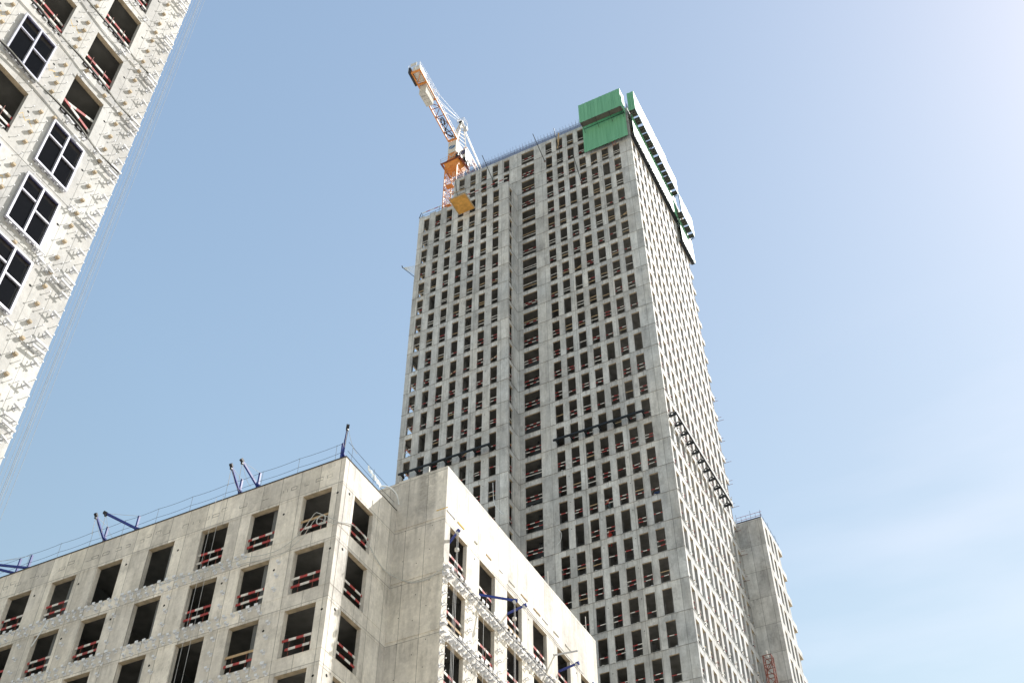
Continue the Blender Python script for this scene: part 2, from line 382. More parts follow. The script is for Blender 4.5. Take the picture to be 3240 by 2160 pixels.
# stair flights behind the wide openings
for k in range(0, 26):
    mb = MB(); z = J(k)-3.2
    if k % 3 != 0:
        mb.hexa([(-41.0, 84.9, z), (-40.0, 84.9, z), (-40.0, 85.15, z), (-41.0, 85.15, z), (-39.6, 84.9, z+2.6), (-39.1, 84.9, z+2.6), (-39.1, 85.15, z+2.6), (-39.6, 85.15, z+2.6)], 'shaft')
        mb.box(-40.15, -39.95, 85.2, 85.4, z, z+2.9, 'shaft')
    else:
        for q in range(5): mb.box(-41.3, -38.9, 84.5+q*.28, 84.58+q*.28, z+.7+q*.42, z+.9+q*.42, 'shaft')
    mb.build('stair_flight', tower)
# form-tie holes on the piers
mb = MB()
def disc(mb, P, u, z, r, m, d=-.004):
    n = len(mb.v); mb.v += [P(u+r*math.cos(a*math.pi/4), z+r*math.sin(a*math.pi/4), d) for a in range(8)]
    mb.f.append(tuple(n+i for i in range(8))); mb.m.append(mb.mi(m))
for k in range(0, 34):
    for i in (1, 3, 5):
        if random.random() < .75: disc(mb, PX(YF), cols_r[i][0]-.36, J(k)-.95, .05, 'hole')
    if k > 3:
        for i in (3, 5):
            if random.random() < .75: disc(mb, PX(YB_), cols_b[i][1]+.3, J(k)-.95, .05, 'hole')
mb.build('form_tie_holes', tower)
# guard rails in the openings (nearest hundred as parts, the rest as one)
rails = []
for k in range(0, 30):
    zb = J(k+1)+.1
    for (a, b) in [wide]+cols_r: rails.append(('f', k, a, b, zb, YF))
    if k < 4:
        for (a, b) in cols_bl: rails.append(('f', k, a, b, zb, YF))
    if k > 2:
        for (a, b) in cols_b: rails.append(('f', k, a, b, zb, YB_))
        rails.append(('r', k, 81.72, 82.5, zb, XI))
for k in range(2, 30):
    for (a, b) in cols_s: rails.append(('s', k, a, b, J(k)-3.2, X1))
rest = MB(); nr = 0
def size(r):
    kk = r[1]; d = (Vector((r[2], r[5], r[4])) if r[0] == 'f' else Vector((r[5], r[2], r[4]))).length
    return (2 if r[0] != 'f' else 1)*d*(.5 if r[3]-r[2] > 1.5 else 1)
vis = [r for r in rails if not (r[0] == 'f' and r[1] > 25)]
vis.sort(key=size); near = set(id(r) for r in vis[:100]); rub = MB()
for r in rails:
    kind, k, a, b, zb, pl = r
    P = PX(pl) if kind == 'f' else PY(pl)
    one = MB() if id(r) in near else rest
    c = random.random(); d0 = .06 if kind != 's' else .1
    faded = k < 12
    kd = lambda: random.choices(['rw', 'wood', 'white'], [.86, .08, .06] if not faded else [.35, .25, .4])[0]
    if c < .72 or b-a > 1.5: board(one, P, a+.01, b-.01, zb+1.14+random.uniform(-.1, .08), d0+.05, .085, random.uniform(-.03, .03), random.uniform(-.03, .03), kd())
    if c > .1 and c < .96: board(one, P, a+.01, b-.01, zb+.68+random.uniform(-.08, .08), d0+.05, .085, random.uniform(-.03, .03), random.uniform(-.03, .03), kd())
    for u in (a+.12, b-.12): one.bar(P(u, zb+.05, d0+.092), P(u, zb+1.25, d0+.092), .025, 'core')
    if .92 < c < .96: board(one, P, a+.01, b-.01, zb+.5, d0+.05, .1, 0, .5, 'wood')
    # cement bags / rubble left on the sill
    if kind != 'r' and random.random() < .7:
        u = random.uniform(a+.2, b-.25); s_ = random.uniform(.05, .1)
        rub.hexa([P(u, zb, .02), P(u+.22, zb, .02), P(u+.25, zb, .2), P(u+.02, zb, .2), P(u+.03, zb+s_, .03), P(u+.2, zb+s_*.6, .05), P(u+.2, zb+s_, .17), P(u+.05, zb+s_*.7, .17)], random.choice(['cw', 'core', 'galv']))
    if one is not rest: one.build('guard_rail', tower)
o = rest.build('guard_rails', tower); o['kind'] = 'stuff'; o = rub.build('sill_rubble', tower); o['kind'] = 'stuff'
# sill clips on the side wall
mb = MB()
for k in range(15, 30):
    for (a, b) in cols_s:
        z = J(k)-3.2
        if random.random() < .8: mb.box(X1+.004, X1+.16, b-.12, b-.03, z-.1, z-.04, random.choice(['white', 'galv', 'black']))
        if random.random() < .5: mb.box(X1+.004, X1+.10, b+.1, b+.16, z+.3, z+.36, 'wood')
mb.build('sill_clips', tower)
# rebar starter mats on the roof edge
mb = MB()
for yy, xa, xb in ((84.05, X0+.1, -31.0), (84.35, X0+.1, -31.0)):
    n = int((xb-xa)/.24)
    for i in range(n+1):
        x = xa+(xb-xa)*i/n; top = J0+1.3+(.75+.25*random.random() if i % 2 == 0 else .1*random.random())
        lean = random.uniform(-.05, .05)
        mb.bar((x, yy, J0-.2), (x+lean, yy, top), .028, 'rebar')
    for q in range(7): mb.bar((xa, yy, J0+.15+q*.19), (xb, yy, J0+.15+q*.19), .024, 'rebar')
for yy in [84.2+.22*i for i in range(12)]:
    mb.bar((X1-.15, yy, J0-.2), (X1-.15, yy, J0+1.6+.5*random.random()), .025, 'rebar')
    mb.bar((X1-.35-.2*(yy-84), 84.1, J0-.2), (X1-.35-.2*(yy-84), 84.1, J0+1.7+.4*random.random()), .025, 'rebar')
for q in range(7): mb.bar((X1-.15, 84.1, J0+.2+q*.22), (X1-.15, 87, J0+.2+q*.22), .02, 'rebar')
mb.build('rebar_mat', tower)
# rear wing of the tower
RX, RT = -22.15, 79.95
mb = MB(); us, zs, hl = grid(X1-.3, RX, [], GZ, RT, []); wall(mb, 'x', YR, -1, us, zs, hl, .3, 'conc_t')
RR = [(RT-.75-3.31*k-2.45, RT-.75-3.31*k) for k in range(24)]
us, zs, hl = grid(YR+.3, 112.25, [(105.75+1.52*i, 106.6+1.52*i) for i in range(3)]+[(110.4, 112.25)], GZ, RT, RR)
wall(mb, 'y', RX, 1, us, zs, hl, .3, 'conc_t')
mb.box(-40, RX-.3, 112.0, 112.25, GZ, RT-.01, 'conc_t')
for k in range(1, 12): mb.box(X1+.03, RX+.012, YR-.014, YR-.002, RT-3.31*k-.02, RT-3.31*k+.02, 'conc_t')
mb.build('wing_wall', tower)
mbm = MB(); mbm.box(-34, RX-.3, YR+.31, 111.99, -.24, 0, 'inside'); s2 = mbm.build('wing_floor_slab', tower); s2.location = Vector((0, 0, RT-.3))-tower.location
for k in range(1, 24): copy_part(s2, tower, (0, 0, RT-3.31*k))
mb = MB(); mb.box(-26.2, -25.9, YR+.31, 111.9, GZ, RT-.6, 'core'); mb.build('wing_core_wall', tower)
mb = MB()
for i, (x, y) in enumerate([(X1+.05+.55*i, YR+.1) for i in range(6)]+[(RX-.1, YR+.4+.9*i) for i in range(8)]):
    mb.bar((x, y, RT), (x, y, RT+.75+.5*(i % 3 == 0)), .03, 'rebar')
for z in (.3, .75): mb.bar((X1+.05, YR+.1, RT+z), (RX+.1, YR+.1, RT+z), .03, 'red'); mb.bar((RX-.1, YR+.1, RT+z), (RX-.1, 112, RT+z), .025, 'rebar')
mb.box(X1+.03, RX-.01, YR-.03, YR-.004, RT-.1, RT+.02, 'aludark')
mb.build('wing_roof_rail', tower)

# ---------------------------------------------------------------- green protection screens
def screen(label, quads, ref, gaps=()):
    t = thing('protection_screen', ref, label, 'protection screen', 'green protection screens hung round the tower top')
    for nm, (axis, plane, a, b, z0, z1) in quads:
        m_ = MB()
        n = max(1, int((b-a)/.25)); zt = z1
        for i in range(n):
            u0 = a+(b-a)*i/n; u1 = a+(b-a)*(i+1)/n-.0
            off = .03 if i % 2 else 0
            jag = random.uniform(-.05, .05) if gaps else 0
            if axis == 'x': m_.box(u0, u1, plane+off, plane+off+.03, z0+jag, zt, 'green')
            else: m_.box(plane-off-.03, plane-off, u0, u1, z0+jag, zt, 'green')
        m_.build(nm, t)
    return t
t = screen('lower green sheet screen on the front of the tower, below the overhanging one', [('sheeting', ('x', 83.3, -31.4, -25.18, 128.35, 134.6))], (-28, 83.3, 128.3))
m_ = MB()
for x in (-31.2, -28.4, -25.5): m_.bar((x, 83.42, 128.3), (x, 83.42, 136.0), .1, 'black')
for z in (129, 131.5, 134): m_.bar((-31.3, 83.45, z), (-25.3, 83.45, z), .08, 'black')
for x in (-27.3, -27.0): m_.bar((x, 83.3, 127.2), (x-.25, 83.5, 129.2), .07, 'rust')
m_.build('frame', t)
t = screen('upper green sheet screen standing out over the front of the tower', [('sheeting', ('x', 81.9, -31.25, -25.19, 133.4, 137.62)), ('return_sheet', ('y', -25.15, 81.93, 83.35, 133.4, 137.62))], (-28, 82, 133.4))
m_ = MB(); m_.box(-31.2, -25.25, 82.0, 82.75, 133.42, 133.5, 'deck'); m_.bar((-31.2, 83.15, 133.45), (-25.3, 83.15, 133.45), .06, 'black'); m_.build('walkway', t)
m_ = MB()
for x in (-31.0, -29, -27, -25.4): m_.bar((x, 82.05, 133.4), (x, 83.25, 132.6), .045, 'black'); m_.bar((x, 82.02, 133.5), (x, 82.02, 137.5), .07, 'black')
m_.build('frame', t)
def side_lower(y0, y1, z0, z1, label):
    t = screen(label, [('sheeting', ('y', -24.45, y0, y1, z0, z1))], (-24.5, y0, z0), gaps=(1,))
    m_ = MB()
    y = y0+.3
    while y < y1: m_.bar((-24.62, y, z0-.2), (-24.62, y, z1), .09, 'black'); y += 1.4
    m_.bar((-24.65, y0+.05, z0+.2), (-24.65, y1-.05, z0+.2), .12, 'black'); m_.box(-25.0, -24.5, y0+.05, y1-.05, z0-.12, z0-.04, 'black')
    m_.build('frame', t)
def side_upper(y0, y1, z0, z1, label, ret=False):
    q = [('sheeting', ('y', -23.65, y0, y1, z0, z1))]
    if ret: q.append(('return_sheet', ('x', y0-.04, -24.6, -23.66, z0, z1)))
    t = screen(label, q, (-23.7, y0, z0), gaps=(1,))
    m_ = MB(); y = y0+.05
    while y < y1-.6:
        m_.box(-24.6, -23.75, y, min(y+1.15, y1), z0+.05, z0+.11, 'deck')
        for q_ in (.12, .5, .86): m_.bar((-24.75, y+q_, z0), (-23.75, y+q_, z0), .05, 'black')
        y += 1.3+random.random()*.25
    m_.build('walkway', t); m_ = MB(); y = y0+.2
    while y < y1: m_.bar((-23.8, y, z0), (-23.8, y, z1-.1), .07, 'black'); m_.bar((-23.8, y, z0), (-24.9, y, z0-1.2), .07, 'black'); y += 1.6
    m_.build('frame', t)
side_lower(83.75, 89.3, 128.75, 133.5, 'lower green screen on the sunlit side, nearest the front corner')
side_lower(89.4, 99.95, 128.7, 133.5, 'long lower green screen in the middle of the sunlit side')
side_lower(100.2, 105.1, 125.0, 130.0, 'lowest green screen at the far end of the sunlit side')
side_upper(83.2, 90.1, 133.35, 137.6, 'upper green screen at the corner of the sunlit side with a narrow front return', True)
side_upper(90.15, 95.2, 133.3, 137.5, 'middle upper green screen on the sunlit side between two sheet joints')
side_upper(95.25, 98.9, 133.2, 136.7, 'last of the high green screens on the sunlit side, before the gap')
side_upper(99.2, 104.3, 129.6, 133.6, 'separate green screen beyond the gap, jutting from the far end of the tower')

# ---------------------------------------------------------------- black bracket rails
def rail(label, axis, plane, nrm, us_, z, off=.75, ref=None):
    P = PX(plane, nrm) if axis == 'x' else PY(plane, nrm)
    t = thing('bracket_rail', P(us_[0], z, -off), label, 'bracket rail')
    m_ = MB(); a, b = us_[0], us_[-1]
    m_.bar(P(a-.3, z, -off), P(b+.25, z, -off), .16, 'black', .16); m_.bar(P(a-.3, z+.22, -off+.1), P(b+.25, z+.22, -off+.1), .08, 'black')
    m_.build('rail', t)
    for u in us_:
        m_ = MB(); m_.bar(P(u, z, -off), P(u, z-.02, 0), .14, 'black', .2); m_.bar(P(u, z+.02, -off+.05), P(u, z+.42, -.28), .10, 'black'); m_.bar(P(u, z+.42, -.3), P(u, z+.05, -.01), .08, 'black')
        m_.build('bracket', t)
rail('black steel bracket rail across the right front windows of the tall tower', 'x', YF, -1, [c[0]+.25 for c in cols_r], J(17)+.45)
rail('black steel bracket rail across the left bay of the tower, above the low roof', 'x', YB_, -1, [-54.2+1.757*i for i in range(7)], J(17)+.45)
rail('black steel rail on long brackets down the sunlit side of the tall tower', 'y', X1, 1, [84.47+1.63*i for i in range(11)], 79.5, .8)

# ================================================================ TOWER CRANE
AX, AY = -54.9, 89.05
crane = thing('tower_crane', (AX, AY, GZ), 'orange and white tower crane rising behind the tall tower', 'crane')
def truss(m_, p0, p1, w0, h0, w1, h1, n, mc, md, cw=.16, dw=.08, side=Vector((1, 0, 0)), upv=None, xb=False):
    p0 = Vector(p0); p1 = Vector(p1); d = (p1-p0).normalized(); upv = upv or side.cross(d).normalized()
    def cor(t):
        c = p0.lerp(p1, t); w_ = w0+(w1-w0)*t; h_ = h0+(h1-h0)*t
        return [c-side*w_/2-upv*h_/2, c+side*w_/2-upv*h_/2, c+side*w_/2+upv*h_/2, c-side*w_/2+upv*h_/2]
    A = [cor(i/n) for i in range(n+1)]
    for i in range(n):
        for q in range(4):
            m_.bar(A[i][q], A[i+1][q], cw, mc); qn = (q+1) % 4
            m_.bar(A[i][q], A[i][qn], dw, md)
            if i % 2 == 0 or xb: m_.bar(A[i][q], A[i+1][qn], dw, md)
            if i % 2 == 1 or xb: m_.bar(A[i][qn], A[i+1][q], dw, md)
    for q in range(4): m_.bar(A[n][q], A[n][(q+1) % 4], dw, md)
m_ = MB(); truss(m_, (AX, AY, GZ), (AX, AY, 147.2), 2.05, 2.05, 2.05, 2.05, 92, 'crane', 'crane', .14, .055, Vector((1, 0, 0)), Vector((0, 1, 0)), True)
m_.bar((AX-.3, AY, GZ), (AX-.3, AY, 147), .05, 'cranew'); m_.bar((AX+.1, AY, GZ), (AX+.1, AY, 147), .05, 'cranew')
z = 100
while z < 147: m_.bar((AX-.3, AY, z), (AX+.1, AY, z), .04, 'cranew'); z += .35
for z in (122, 127, 132, 137, 142): m_.box(AX-.9, AX+.2, AY-.9, AY-.1, z, z+.05, 'crane')
m_.build('mast', crane)
# climbing collar (funnel) and slewing platform
m_ = MB()
def frust(m_, z0, a0, z1, a1, m, cx=AX, cy_=AY):
    m_.hexa([(cx-a0, cy_-a0, z0), (cx+a0, cy_-a0, z0), (cx+a0, cy_+a0, z0), (cx-a0, cy_+a0, z0), (cx-a1, cy_-a1, z1), (cx+a1, cy_-a1, z1), (cx+a1, cy_+a1, z1), (cx-a1, cy_+a1, z1)], m)
frust(m_, 146.2, .9, 147.6, 1.35, 'crane'); m_.build('mast_head', crane)
m_ = MB(); n = 20
for zz0, zz1, rr, mm_ in ((147.6, 147.8, 1.5, 'crane'), (147.81, 148.4, 1.2, 'black')):
    m_.tube([(AX, AY, zz0), (AX, AY, zz1)], rr, mm_, n)
m_.build('slewing_ring', crane)
m_ = MB(); m_.box(AX-1.7, AX+1.8, AY-1.5, AY-1.2, 147.35, 147.42, 'rust'); m_.box(AX-1.7, AX-1.4, AY-1.19, AY+1.5, 147.35, 147.42, 'rust'); m_.box(AX+1.5, AX+1.8, AY-1.19, AY+1.5, 147.35, 147.42, 'rust')
for x, y in ((-1.7, -1.5), (0, -1.5), (1.8, -1.5), (1.8, .2), (1.8, 1.5), (-1.7, 1.5), (-1.7, .2)): m_.bar((AX+x, AY+y, 147.4), (AX+x, AY+y, 148.4), .035, 'galv')
for z in (147.95, 148.5):
    for a_, b_ in (((-1.7, -1.5), (1.8, -1.5)), ((1.8, -1.5), (1.8, 1.5)), ((-1.7, -1.5), (-1.7, 1.5)), ((-1.7, 1.5), (1.8, 1.5))): m_.bar((AX+a_[0], AY+a_[1], z), (AX+b_[0], AY+b_[1], z), .03, 'galv')
for dx, dy in ((1.5, -1.0), (1.9, -.2), (1.7, .7), (1.2, -1.4)): m_.box(AX+dx-.2, AX+dx+.25, AY+dy-.2, AY+dy+.2, 147.45, 148.0+.2*dx/2, 'black')
m_.build('service_platform', crane)
m_ = MB(); m_.box(AX-.75, AX+.75, AY-.95, AY+.85, 148.5, 149.95, 'crane')
m_.bar((AX-.75, AY-.97, 149.9), (AX, AY-.97, 148.7), .09, 'cranew'); m_.bar((AX+.75, AY-.97, 149.9), (AX, AY-.97, 148.7), .09, 'cranew')
m_.build('turntable', crane)
m_ = MB(); m_.box(AX-.72, AX+.72, AY-1.05, AY+.9, 149.97, 152.9, 'cranew')
ho = m_.build('slewing_housing', crane)
m_ = MB(); nn = 20
vv = [(AX-.05+.56*math.cos(2*math.pi*i/nn), AY-1.06, 151.4+.46*math.sin(2*math.pi*i/nn)) for i in range(nn)]
n0 = len(m_.v); m_.v += vv; m_.f.append(tuple(range(n0, n0+nn))); m_.m.append(m_.mi('logo'))
m_.hexa([(AX-.62, AY-1.072, 151.0), (AX-.42, AY-1.072, 151.0), (AX-.42, AY-1.068, 151.0), (AX-.62, AY-1.068, 151.0), (AX+.18, AY-1.072, 151.72), (AX+.38, AY-1.072, 151.72), (AX+.38, AY-1.068, 151.72), (AX+.18, AY-1.068, 151.72)], 'cranew')
m_.build('logo_plate', crane)
m_ = MB(); m_.box(AX+.85, AX+2.0, AY-.3, AY+1.5, 148.6, 150.7, 'cranew'); m_.box(AX+.95, AX+1.9, AY-.33, AY-.305, 149.3, 150.4, 'aludark'); m_.box(AX+2.003, AX+2.02, AY-.1, AY+1.3, 149.3, 150.5, 'aludark'); m_.build('operator_cab', crane)
# A-frame head
m_ = MB(); ap = Vector((AX+.45, AY+.6, 160.2))
for dx, dy in ((-.7, -.9), (.7, -.9), (-.7, 1.6), (.9, 1.8)): m_.bar((AX+dx, AY+dy, 152.9), ap+Vector((dx*.22, dy*.12, 0)), .12, 'cranew')
for q in range(7):
    t_ = q/7; t2 = (q+1)/7; c_ = lambda dx, dy, t: Vector((AX+dx, AY+dy, 152.9)).lerp(ap+Vector((dx*.22, dy*.12, 0)), t)
    m_.bar(c_(-.7, -.9, t_), c_(.7, -.9, t2), .07, 'cranew'); m_.bar(c_(.7, -.9, t_), c_(.9, 1.8, t2), .07, 'cranew'); m_.bar(c_(-.7, -.9, t2), c_(-.7, 1.6, t_), .07, 'crane'); m_.bar(c_(-.7, -.9, t2), c_(.7, -.9, t2), .07, 'cranew')
m_.box(ap.x-.3, ap.x+.5, ap.y-.3, ap.y+.5, ap.z-.9, ap.z-.86, 'dull')
for dx, dy in ((-.5, -.5), (.7, -.5), (.7, .7), (-.5, .7)): m_.bar(ap+Vector((dx, dy, -.9)), ap+Vector((dx, dy, .25)), .05, 'galv')
for zz in (-.3, .25):
    m_.bar(ap+Vector((-.5, -.5, zz)), ap+Vector((.7, -.5, zz)), .045, 'galv'); m_.bar(ap+Vector((.7, -.5, zz)), ap+Vector((.7, .7, zz)), .045, 'galv'); m_.bar(ap+Vector((-.5, .7, zz)), ap+Vector((-.5, -.5, zz)), .045, 'galv')
m_.box(ap.x+.4, ap.x+.9, ap.y+.1, ap.y+.6, ap.z-2.3, ap.z-1.5, 'galv')
m_.tube([ap+Vector((-.3, -.1, -.2)), ap+Vector((.3, -.1, -.2))], .3, 'black', 10)
m_.build('tower_head', crane)
# counter jib runs towards the camera, 4.6 degrees off the building grid
dirc = Vector((.075, -1, 0)).normalized(); sd_ = Vector((1, .075, 0)).normalized(); UPV = Vector((0, 0, 1))
r0 = Vector((AX+.05, AY-1.05, 153.1))
def cj(s_, x_, z_): return r0+dirc*s_+sd_*x_+UPV*z_
m_ = MB(); nb = 9; Lc = 13.2
for sx in (-.72, .72):
    m_.bar(cj(0, sx, .1), cj(Lc, sx, .1), .2, 'crane', .22); m_.bar(cj(0, sx, 1.25), cj(Lc*.98, sx, 1.25), .05, 'cranew' if sx > 0 else 'crane')
for i in range(nb+1):
    s_ = Lc*i/nb
    for sx in (-.72, .72): m_.bar(cj(s_, sx, .1), cj(s_, sx, 1.25), .07, 'crane')
for i in range(5):
    s_ = .2+7.6*i/5; s2_ = .2+7.6*(i+1)/5
    m_.bar(cj(s_, -.72, .1), cj(s2_, .72, .1), .09, 'rust') if i % 2 else m_.bar(cj(s_, .72, .1), cj(s2_, -.72, .1), .09, 'rust')
    m_.bar(cj(s2_, -.72, .1), cj(s2_, .72, .1), .09, 'rust')
for s_ in (0.1, 7.8, 11.0, 13.2): m_.bar(cj(s_, -.8, .1), cj(s_, .8, .1), .24, 'crane', .3)
m_.bar(cj(11.1, -.7, .1), cj(13.1, .7, .1), .1, 'crane')
m_.build('counter_jib', crane)
m_ = MB(); m_.hexa([cj(11.2, -.6, .3), cj(11.2, .6, .3), cj(13.1, .6, .3), cj(13.1, -.6, .3), cj(11.2, -.6, 1.9), cj(11.2, .6, 1.9), cj(13.1, .6, 1.9), cj(13.1, -.6, 1.9)], 'cranew')
m_.build('winch_housing', crane)
m_ = MB(); m_.hexa([cj(11.0, -1.15, -.1), cj(11.0, -.85, -.1), cj(13.5, -.85, -.1), cj(13.5, -1.15, -.1), cj(11.0, -1.15, 1.4), cj(11.0, -.85, 1.4), cj(13.5, -.85, 1.4), cj(13.5, -1.15, 1.4)], 'dark'); m_.build('electric_cabinet', crane)
for i in range(4):
    m_ = MB(); s_ = 8.05+i*.66; s2_ = s_+.62; zb = -1.75-.05*i
    m_.hexa([cj(s_, -.6, zb), cj(s_, .5, zb), cj(s2_, .5, zb-.05*i), cj(s2_, -.6, zb-.05*i), cj(s_, -.6, 1.5), cj(s_, .5, 1.5), cj(s2_, .5, 1.5), cj(s2_, -.6, 1.5)], 'cw'); m_.build('counterweight', crane)
m_ = MB()
for a_, b_ in (((13.6, -1.1), (13.6, .8)), ((13.6, .8), (7.6, 1.05)), ((7.6, 1.05), (7.6, .75))):
    for z in (1.2, 1.8): m_.bar(cj(a_[0], a_[1], z), cj(b_[0], b_[1], z), .03, 'dull')
for i in range(7): m_.bar(cj(13.5-i, .82+.04*i, .1), cj(13.5-i, .82+.04*i, 1.8), .03, 'dull')
for i in range(4): m_.bar(cj(13.6, -1.1+i*.62, .1), cj(13.6, -1.1+i*.62, 1.8), .03, 'dull')
m_.hexa([cj(13.62, -.75, 1.2), cj(13.62, .25, 1.2), cj(13.66, .25, 1.2), cj(13.66, -.75, 1.2), cj(13.62, -.75, 1.95), cj(13.62, .25, 1.95), cj(13.66, .25, 1.95), cj(13.66, -.75, 1.95)], 'cranew')
m_.build('hand_railing', crane)
m_ = MB(); pts = [cj(1.3+1.9*math.sin(t_*.32+.3)*1.0+1.3, .34*math.sin(t_*.64), .02-.1*math.cos(t_*.3)) for t_ in range(20)]
m_.tube(pts, .07, 'dark', 6); m_.tube([p+Vector((.06, .15, -.05)) for p in pts], .05, 'dark', 6); m_.build('power_cable', crane)
m_ = MB()
for sx in (-.12, .12): m_.bar(ap+sd_*sx, cj(6.6, sx*4, 1.3), .04, 'cranew'); m_.bar(ap+sd_*sx+UPV*.25, cj(8.6, sx*3+.3, 1.9), .03, 'cranew')
m_.build('pendant_bar', crane)
# front jib over the tower, hidden end behind it
m_ = MB(); dj = -dirc; j0 = Vector((AX+.35, AY+1.0, 153.2)); truss(m_, j0+dj*.5, j0+dj*46, 1.5, 1.6, 1.3, 1.3, 26, 'cranew', 'crane', .12, .06, sd_, UPV); m_.build('jib', crane)
m_ = MB()
for sx in (-.1, .1): m_.bar(ap+sd_*sx+UPV*-.3, j0+dj*22+UPV*.8, .09, 'cranew')
m_.build('jib_pendant', crane)

# ---------------------------------------------------------------- loading platform and its sling
t = thing('loading_platform', (-47.8, 80, 123.05), 'orange plywood loading platform jutting from the tower beneath the crane', 'platform')
m_ = MB()
for i in range(5): a = -49+.476*i; m_.box(-49, -46.64, 78.66+.535*i, 78.66+.535*i+.525, 123.06, 123.1, 'plank')
m_.build('deck', t); m_ = MB()
m_.box(-49.04, -48.94, 78.62, 81.33, 123.02, 123.2, 'wood'); m_.box(-46.7, -46.6, 78.62, 81.33, 123.02, 123.2, 'wood'); m_.box(-49.0, -46.64, 78.58, 78.66, 123.02, 123.2, 'wood')
m_.build('frame', t); m_ = MB()
for x in (-48.95, -46.69): m_.bar((x, 78.7, 123.2), (x, 81.3, 125.6), .05, 'black'); m_.bar((x, 78.7, 123.2), (x, 78.7, 124.3), .05, 'black')
m_.bar((-48.95, 78.7, 124.3), (-46.69, 78.7, 124.3), .05, 'wood'); m_.build('hand_railing', t)
# leaning rods on the tower front
for i, (a, b, s_) in enumerate((((-45.28, 83.86, 131.3), (-46.16, 82, 135.7), 'leftmost'), ((-37.42, 83.86, 130.94), (-38.25, 82, 135.64), ''), ((-34.95, 83.86, 129.58), (-35.08, 82, 134.88), ''), ((-32.34, 83.86, 122.98), (-32.68, 82, 128.06), ''), ((-50.9, 83.86, 131.0), (-50.45, 82, 133.16), ''))):
    lab = ['thin dark rod leaning out of the upper left front of the tower', 'thin dark rod leaning out beside the widest window column at the roof edge', 'thin dark rod with a plank leaning out right of the roof-edge middle', 'thin dark rod leaning out below the lower left corner of the green screen', 'short dark rod leaning out just above the orange platform'][i]
    t = thing('leaning_rod', a, lab, 'rod'); m_ = MB(); m_.bar(a, b, .07, 'black'); m_.build('rod', t)
    if i == 2: m_ = MB(); m_.bar((-35.4, 83.8, 132.6), (-34.9, 83.2, 135.2), .2, 'wood', .06); m_.build('plank', t)
    else: m_ = MB(); m_.bar(Vector(a)+Vector((-.12, 0, 0)), Vector(a)+Vector((.12, 0, 0)), .09, 'rust'); m_.build('clamp', t)
# red and white edge barrier of the bay roof
t = thing('edge_barrier', (-55, 81.5, ZB), 'red and white board barrier along the stepped left roof edge of the tower', 'barrier')
m_ = MB(); x = -54.9; k = 0
while x < -41.9:
    m_.box(x, min(x+.62, -41.8), 81.42, 81.45, ZB+.82+.04*math.sin(x), ZB+.96+.04*math.sin(x), 'red' if k % 2 else 'white'); x += .62; k += 1
m_.build('board', t)
m_ = MB(); x = -54.9
while x < -41.9: m_.bar((x, 81.5, ZB), (x, 81.5, ZB+1.1), .04, 'black'); x += 2.6
m_.bar((-55.2, 81.5, ZB+.35), (-41.8, 81.5, ZB+.35), .03, 'black'); m_.bar((-55.35, 81.4, ZB), (-55.1, 81.5, ZB+1.2), .07, 'black'); m_.build('post', t)
# catch net on the far left edge
t = thing('catch_net', (-55.3, 84, 117), 'pale safety net on a slanting arm at the left edge of the tower', 'safety net')
m_ = MB(); m_.bar((-55.27, 84, 114.9), (-59.1, 84, 120.5), .07, 'black'); m_.bar((-59.1, 84, 120.5), (-59.2, 84, 120.9), .1, 'black'); m_.build('arm', t)
m_ = MB()
for i in range(9): m_.bar((-59.1, 84, 120.4), (-55.28, 84, 119.2-i*.4), .03, 'net')
for i in range(6): t_ = (i+1)/6.5; m_.bar(Vector((-59.1, 84, 120.4)).lerp(Vector((-55.28, 84, 119.2)), t_), Vector((-59.1, 84, 120.4)).lerp(Vector((-55.28, 84, 116)), t_), .025, 'net')
m_.build('netting', t)
# pairs of scaffold rods at the far edge of the side wall
for i in range(9):
    z = J(11+i)-.3
    t = thing('scaffold_rod', (X1, 104.6, z), ['topmost','second','third','fourth','fifth','sixth','seventh','eighth','lowest'][i]+' pair of scaffold rods from the top on the far tower edge', 'scaffold rod', 'scaffold rods on the far edge of the tower')
    m_ = MB(); m_.bar((X1-.2, 104.75, z), (X1+.25+.2*(i % 3 == 1), 104.8, z), .03, 'rust'); m_.bar((X1-.2, 104.8, z-.5), (X1+.4+.3*(i % 2), 104.85, z-.5), .03, 'rust'); m_.build('rods', t)
# red lattice hoist mast
t = thing('hoist_mast', (-23.5, 102, GZ), 'rusty red lattice hoist mast in the corner beside the tower wing', 'hoist mast')
m_ = MB(); truss(m_, (-23.5, 102.0, GZ), (-23.5, 102.0, 61.2), .82, .82, .82, .82, 60, 'rust', 'rust', .09, .055, Vector((1, 0, 0)), Vector((0, 1, 0)))
m_.bar((-23.5, 102, 61.1), (-23.55, 102, 61.9), .12, 'white'); m_.build('mast', t)
m_ = MB()
for z in (57.2, 48): m_.bar((-23.9, 102, z), (X1, 102.6, z+.1), .08, 'rust'); m_.bar((-23.1, 102, z+.1), (-22.7, 102, z+.1), .07, 'rust')
m_.build('wall_tie', t)

